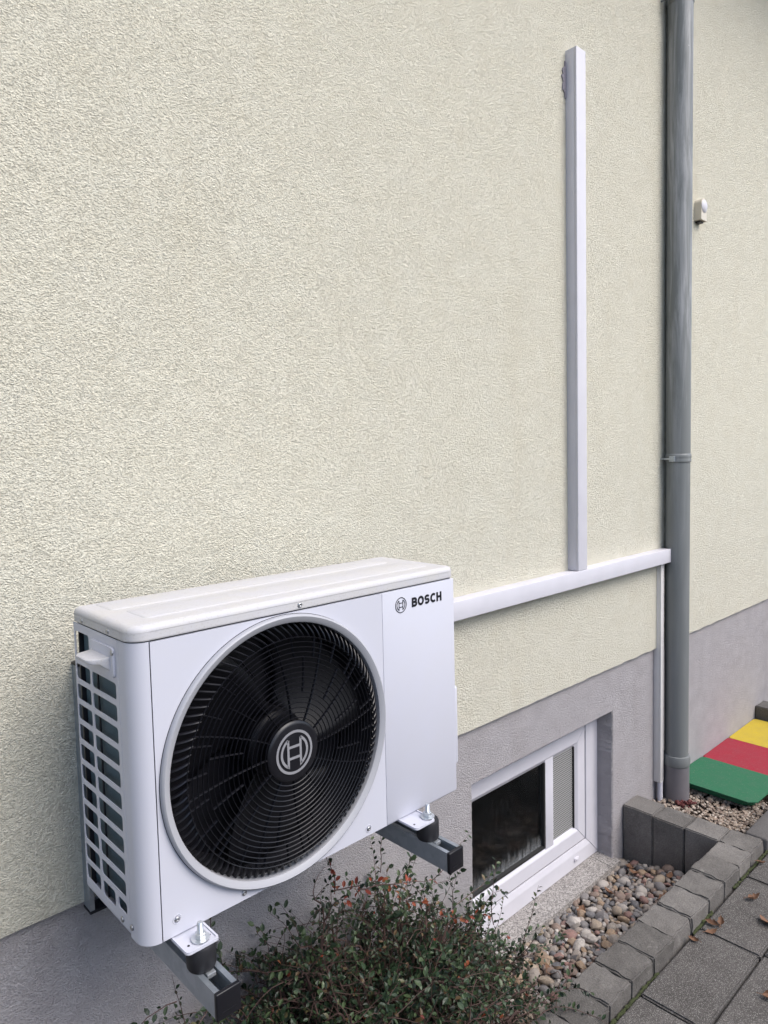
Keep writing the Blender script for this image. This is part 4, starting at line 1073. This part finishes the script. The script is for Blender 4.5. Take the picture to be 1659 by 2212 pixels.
# thin sprays that stand out of the mass: (start, direction, length, redness)
for p0, d0, L_, rd in (((1.00, -.16, .50), (.15, -.1, 1), .16, .1), ((1.22, -.10, .42), (.1, 0, 1), .17, .0), ((1.28, -.06, .46), (.2, .05, 1), .16, 0), ((1.34, -.10, .36), (.2, .05, 1), .19, 0), ((.86, -.12, .50), (-.3, 0, 1), .13, 0),
                      ((.68, -.2, .50), (-.8, -.1, .55), .16, 0), ((.62, -.16, .52), (-1, 0, .35), .17, 0), ((.70, -.26, .42), (-1, -.1, -.05), .22, 0), ((.60, -.3, .36), (-1, -.1, .1), .16, 0), ((.74, -.08, .55), (-.4, .0, .8), .14, 0), ((1.48, -.16, .32), (.9, 0, .25), .22, 0),
                      ((1.60, -.2, .22), (.2, 0, 1), .22, 0), ((1.66, -.26, .16), (.25, -.05, 1), .17, 0), ((1.64, -.3, .16), (1, -.1, .2), .18, 0), ((1.55, -.40, .12), (1, -.12, .2), .16, 0), ((1.5, -.42, .12), (1, -.3, .25), .24, 0), ((1.42, -.12, .40), (1, 0, .2), .24, .05), ((1.62, -.12, .20), (1, -.05, .3), .20, 0)):
    P.twig(Vector(p0), Vector(d0), L_, .0016, 8, red=rd, dens=.013, droop=.35, lsize=(.012, .02))
# the red branch
for p0, d0, L_ in (((1.0, -.20, .60), (1, -.05, -.25), .22), ((1.06, -.22, .585), (.9, -.2, -.3), .22), ((1.2, -.24, .50), (.9, -.1, -.45), .22), ((1.02, -.18, .58), (.2, -.1, .6), .09), ((1.3, -.26, .42), (.9, -.1, -.4), .20)):
    P.twig(Vector(p0), Vector(d0), L_, .002, 8, red=.55, dens=.0085, droop=.2, lsize=(.012, .021))
P.finish(bush)
spr = thing('shrub_shoot', (.285, -.08, 0), 'single leafy shoot at the bottom left corner in front of the plinth', 'shrub')
P = Plant(5); pts = P.twig(Vector((.285, -.08, 0)), Vector((.05, .0, 1)), .60, .003, 10, 0, False, .0)
for k in (6, 7, 8, 9, 10):
    for j in range(2): P.twig(pts[k], Vector((P.r.gauss(.5, .8), P.r.gauss(-.1, .4), .8)), .09, .0013, 5, 0, True, .3, .014, (.014, .022))
P.finish(spr)

shr = thing('cotoneaster_bush', (-.35, -.3, 0), 'cotoneaster bush just beyond the left picture edge', 'bush')
P = Plant(31); rg = P.r
for k in range(110):
    tx = rg.uniform(-.9, .20); ty = rg.uniform(-.62, -.03); hz = (.62 - 1.1 * max(0, tx + .05) ) * rg.uniform(.4, 1)
    B0 = Vector((-.35 + (tx + .35) * .4, -.3 + (ty + .3) * .4, 0)); T0 = Vector((tx, ty, hz)); C0 = Vector(((B0.x + T0.x) / 2, (B0.y + T0.y) / 2, hz * 1.1))
    pts = [B0 * (1 - t_) ** 2 + C0 * 2 * t_ * (1 - t_) + T0 * t_ ** 2 for t_ in [i / 7 for i in range(8)]]
    tube(P.st, pts, [.004 * (1 - .6 * i / 7) for i in range(8)], 4, False)
    for j in range(9):
        t_ = rg.uniform(.3, 1) * 7; i = min(int(t_), 6); P.twig(pts[i].lerp(pts[i + 1], t_ - i), Vector((rg.gauss(0, 1), rg.gauss(-.2, 1), rg.gauss(.3, .7))), rg.uniform(.07, .17), .0014, 5, .02, True, .4, .014, (.013, .022))
P.finish(shr)
# garden hedge across the path, the dark mass the window mirrors
hd = thing('hedge', (2, -5.2, 0), 'tall dark garden hedge across the path facing the house', 'hedge')
bm = BM(); rh = random.Random(8)
for k in range(16000):
    px = rh.uniform(-5, 10); pz = rh.uniform(0, 1.75) ; py = -4.9 - rh.random() ** 2 * .8 + .25 * noise.noise((px * 1.3, pz * 1.3, 0)); sz = rh.uniform(.05, .10)
    u = Vector((rh.gauss(0, 1), rh.gauss(0, 1), rh.gauss(0, 1))).normalized(); v2 = u.cross(Vector((rh.gauss(0, 1), rh.gauss(0, 1), rh.gauss(0, 1)))).normalized(); c0 = Vector((px, py, pz * (1 + .12 * noise.noise((px, 1, 0)))))
    bm.faces.new([bm.verts.new(c0 + u * sz), bm.verts.new(c0 + v2 * sz * .5), bm.verts.new(c0 - u * sz), bm.verts.new(c0 - v2 * sz * .5)])
o = obj('hedge_leaves', bm, M['leaf'], hd); o['kind'] = 'stuff'
bm = BM(); box(bm, -5, 10, -5.7, -5.35, 0, 1.6); rough(bm, .1, 2); obj('hedge_core', bm, M['twig'], hd)

# ------------------------------------------------------------------ dry leaves
def dry(seed, L):
    rnd = random.Random(seed); bm = BM(); nu, nv = 9, 5; V_ = {}
    cu, cv = rnd.uniform(.5, 1.3), rnd.uniform(.8, 2.0)
    for i in range(nu):
        u = i / (nu - 1); wd = math.sin(PI * u ** .8) ** .8 * .32 * (1 + .25 * math.sin(i * 2.4 + seed)) + .012
        for j in range(nv):
            v_ = (j / (nv - 1) - .5) * 2; a = v_ * cv * .8
            V_[i, j] = bm.verts.new((L * (u - .5), L * wd * math.sin(a) / max(.5, cv * .8), L * (.22 * cu * (2 * u - 1) ** 2 * rnd.choice((1, 1)) + wd * (1 - math.cos(a)) * .7) + L * .04 * noise.noise((u * 4, v_ * 2, seed))))
    for i in range(nu - 1):
        for j in range(nv - 1): bm.faces.new((V_[i, j], V_[i + 1, j], V_[i + 1, j + 1], V_[i, j + 1]))
    tube(bm, [(-.5 * L, 0, L * .22 * cu), (-.62 * L, .02 * L, L * .25 * cu), (-.78 * L, .06 * L, L * .2 * cu)], .0009, 4)
    return bm
LV = [((2.315, -.575, .060), .052, 20, 'dry leaf by the kerb foot, nearest the slab joint'), ((2.29, -.553, .060), .05, 95, 'curled dry leaf leaning on the kerb foot beside another'), ((2.52, -.605, .060), .06, -30, 'rolled dry leaf on the second slab near the kerb'),
      ((2.62, -.655, .060), .045, 30, 'pale dry leaf lying highest on the second slab'), ((2.42, -.675, .060), .07, 60, 'large curled dry leaf in the middle of the second slab'), ((2.46, -.70, .060), .05, -15, 'small dry leaf touching the large curled one'),
      ((2.17, -.545, .060), .04, 100, 'small dry leaf beside the moss joint of the nearest whole slab'), ((2.25, -.57, .058), .05, -35, 'thin dry stalk leaf lying in the slab joint'), ((2.09, -.80, .060), .06, -60, 'dry leaf at the right picture edge on the darkest slab'),
      ((2.655, -.075, -.115), .07, 30, 'ragged dry leaf between the sill corner and the retaining blocks'), ((2.62, -.115, -.105), .06, 80, 'second ragged dry leaf against the retaining blocks'), ((2.665, -.24, -.085), .06, 10, 'dry leaf at the foot of the middle retaining block'),
      ((2.44, -.10, -.11), .06, 70, 'upright brown leaf on the pebbles below the sill'), ((2.27, -.085, -.115), .07, 15, 'crumpled orange brown leaf on the pebbles at the sill front'), ((2.50, -.30, -.065), .07, -20, 'long curled leaf on the pebbles near the kerb'),
      ((1.90, -.20, -.09), .07, 75, 'reddish leaf on the pebbles beside the bush'), ((3.30, -.41, .03), .05, 15, 'brown leaf on the gravel in front of the green plate'), ((2.76, -.545, .06), .04, -40, 'dark red leaf at the kerb foot farthest along')]
for k, (p, L_, az, lab) in enumerate(LV):
    o = obj('fallen_leaf', dry(k, L_ * .82), M['dry'], None, True); o.location = p; o.rotation_euler = (R(random.uniform(-25, 25)), R(random.uniform(-15, 15)), R(az)); tag(o, lab, 'leaf', 'fallen dry leaves')

S.render.engine = 'CYCLES'
S.cycles.max_bounces = 8; S.cycles.transparent_max_bounces = 8
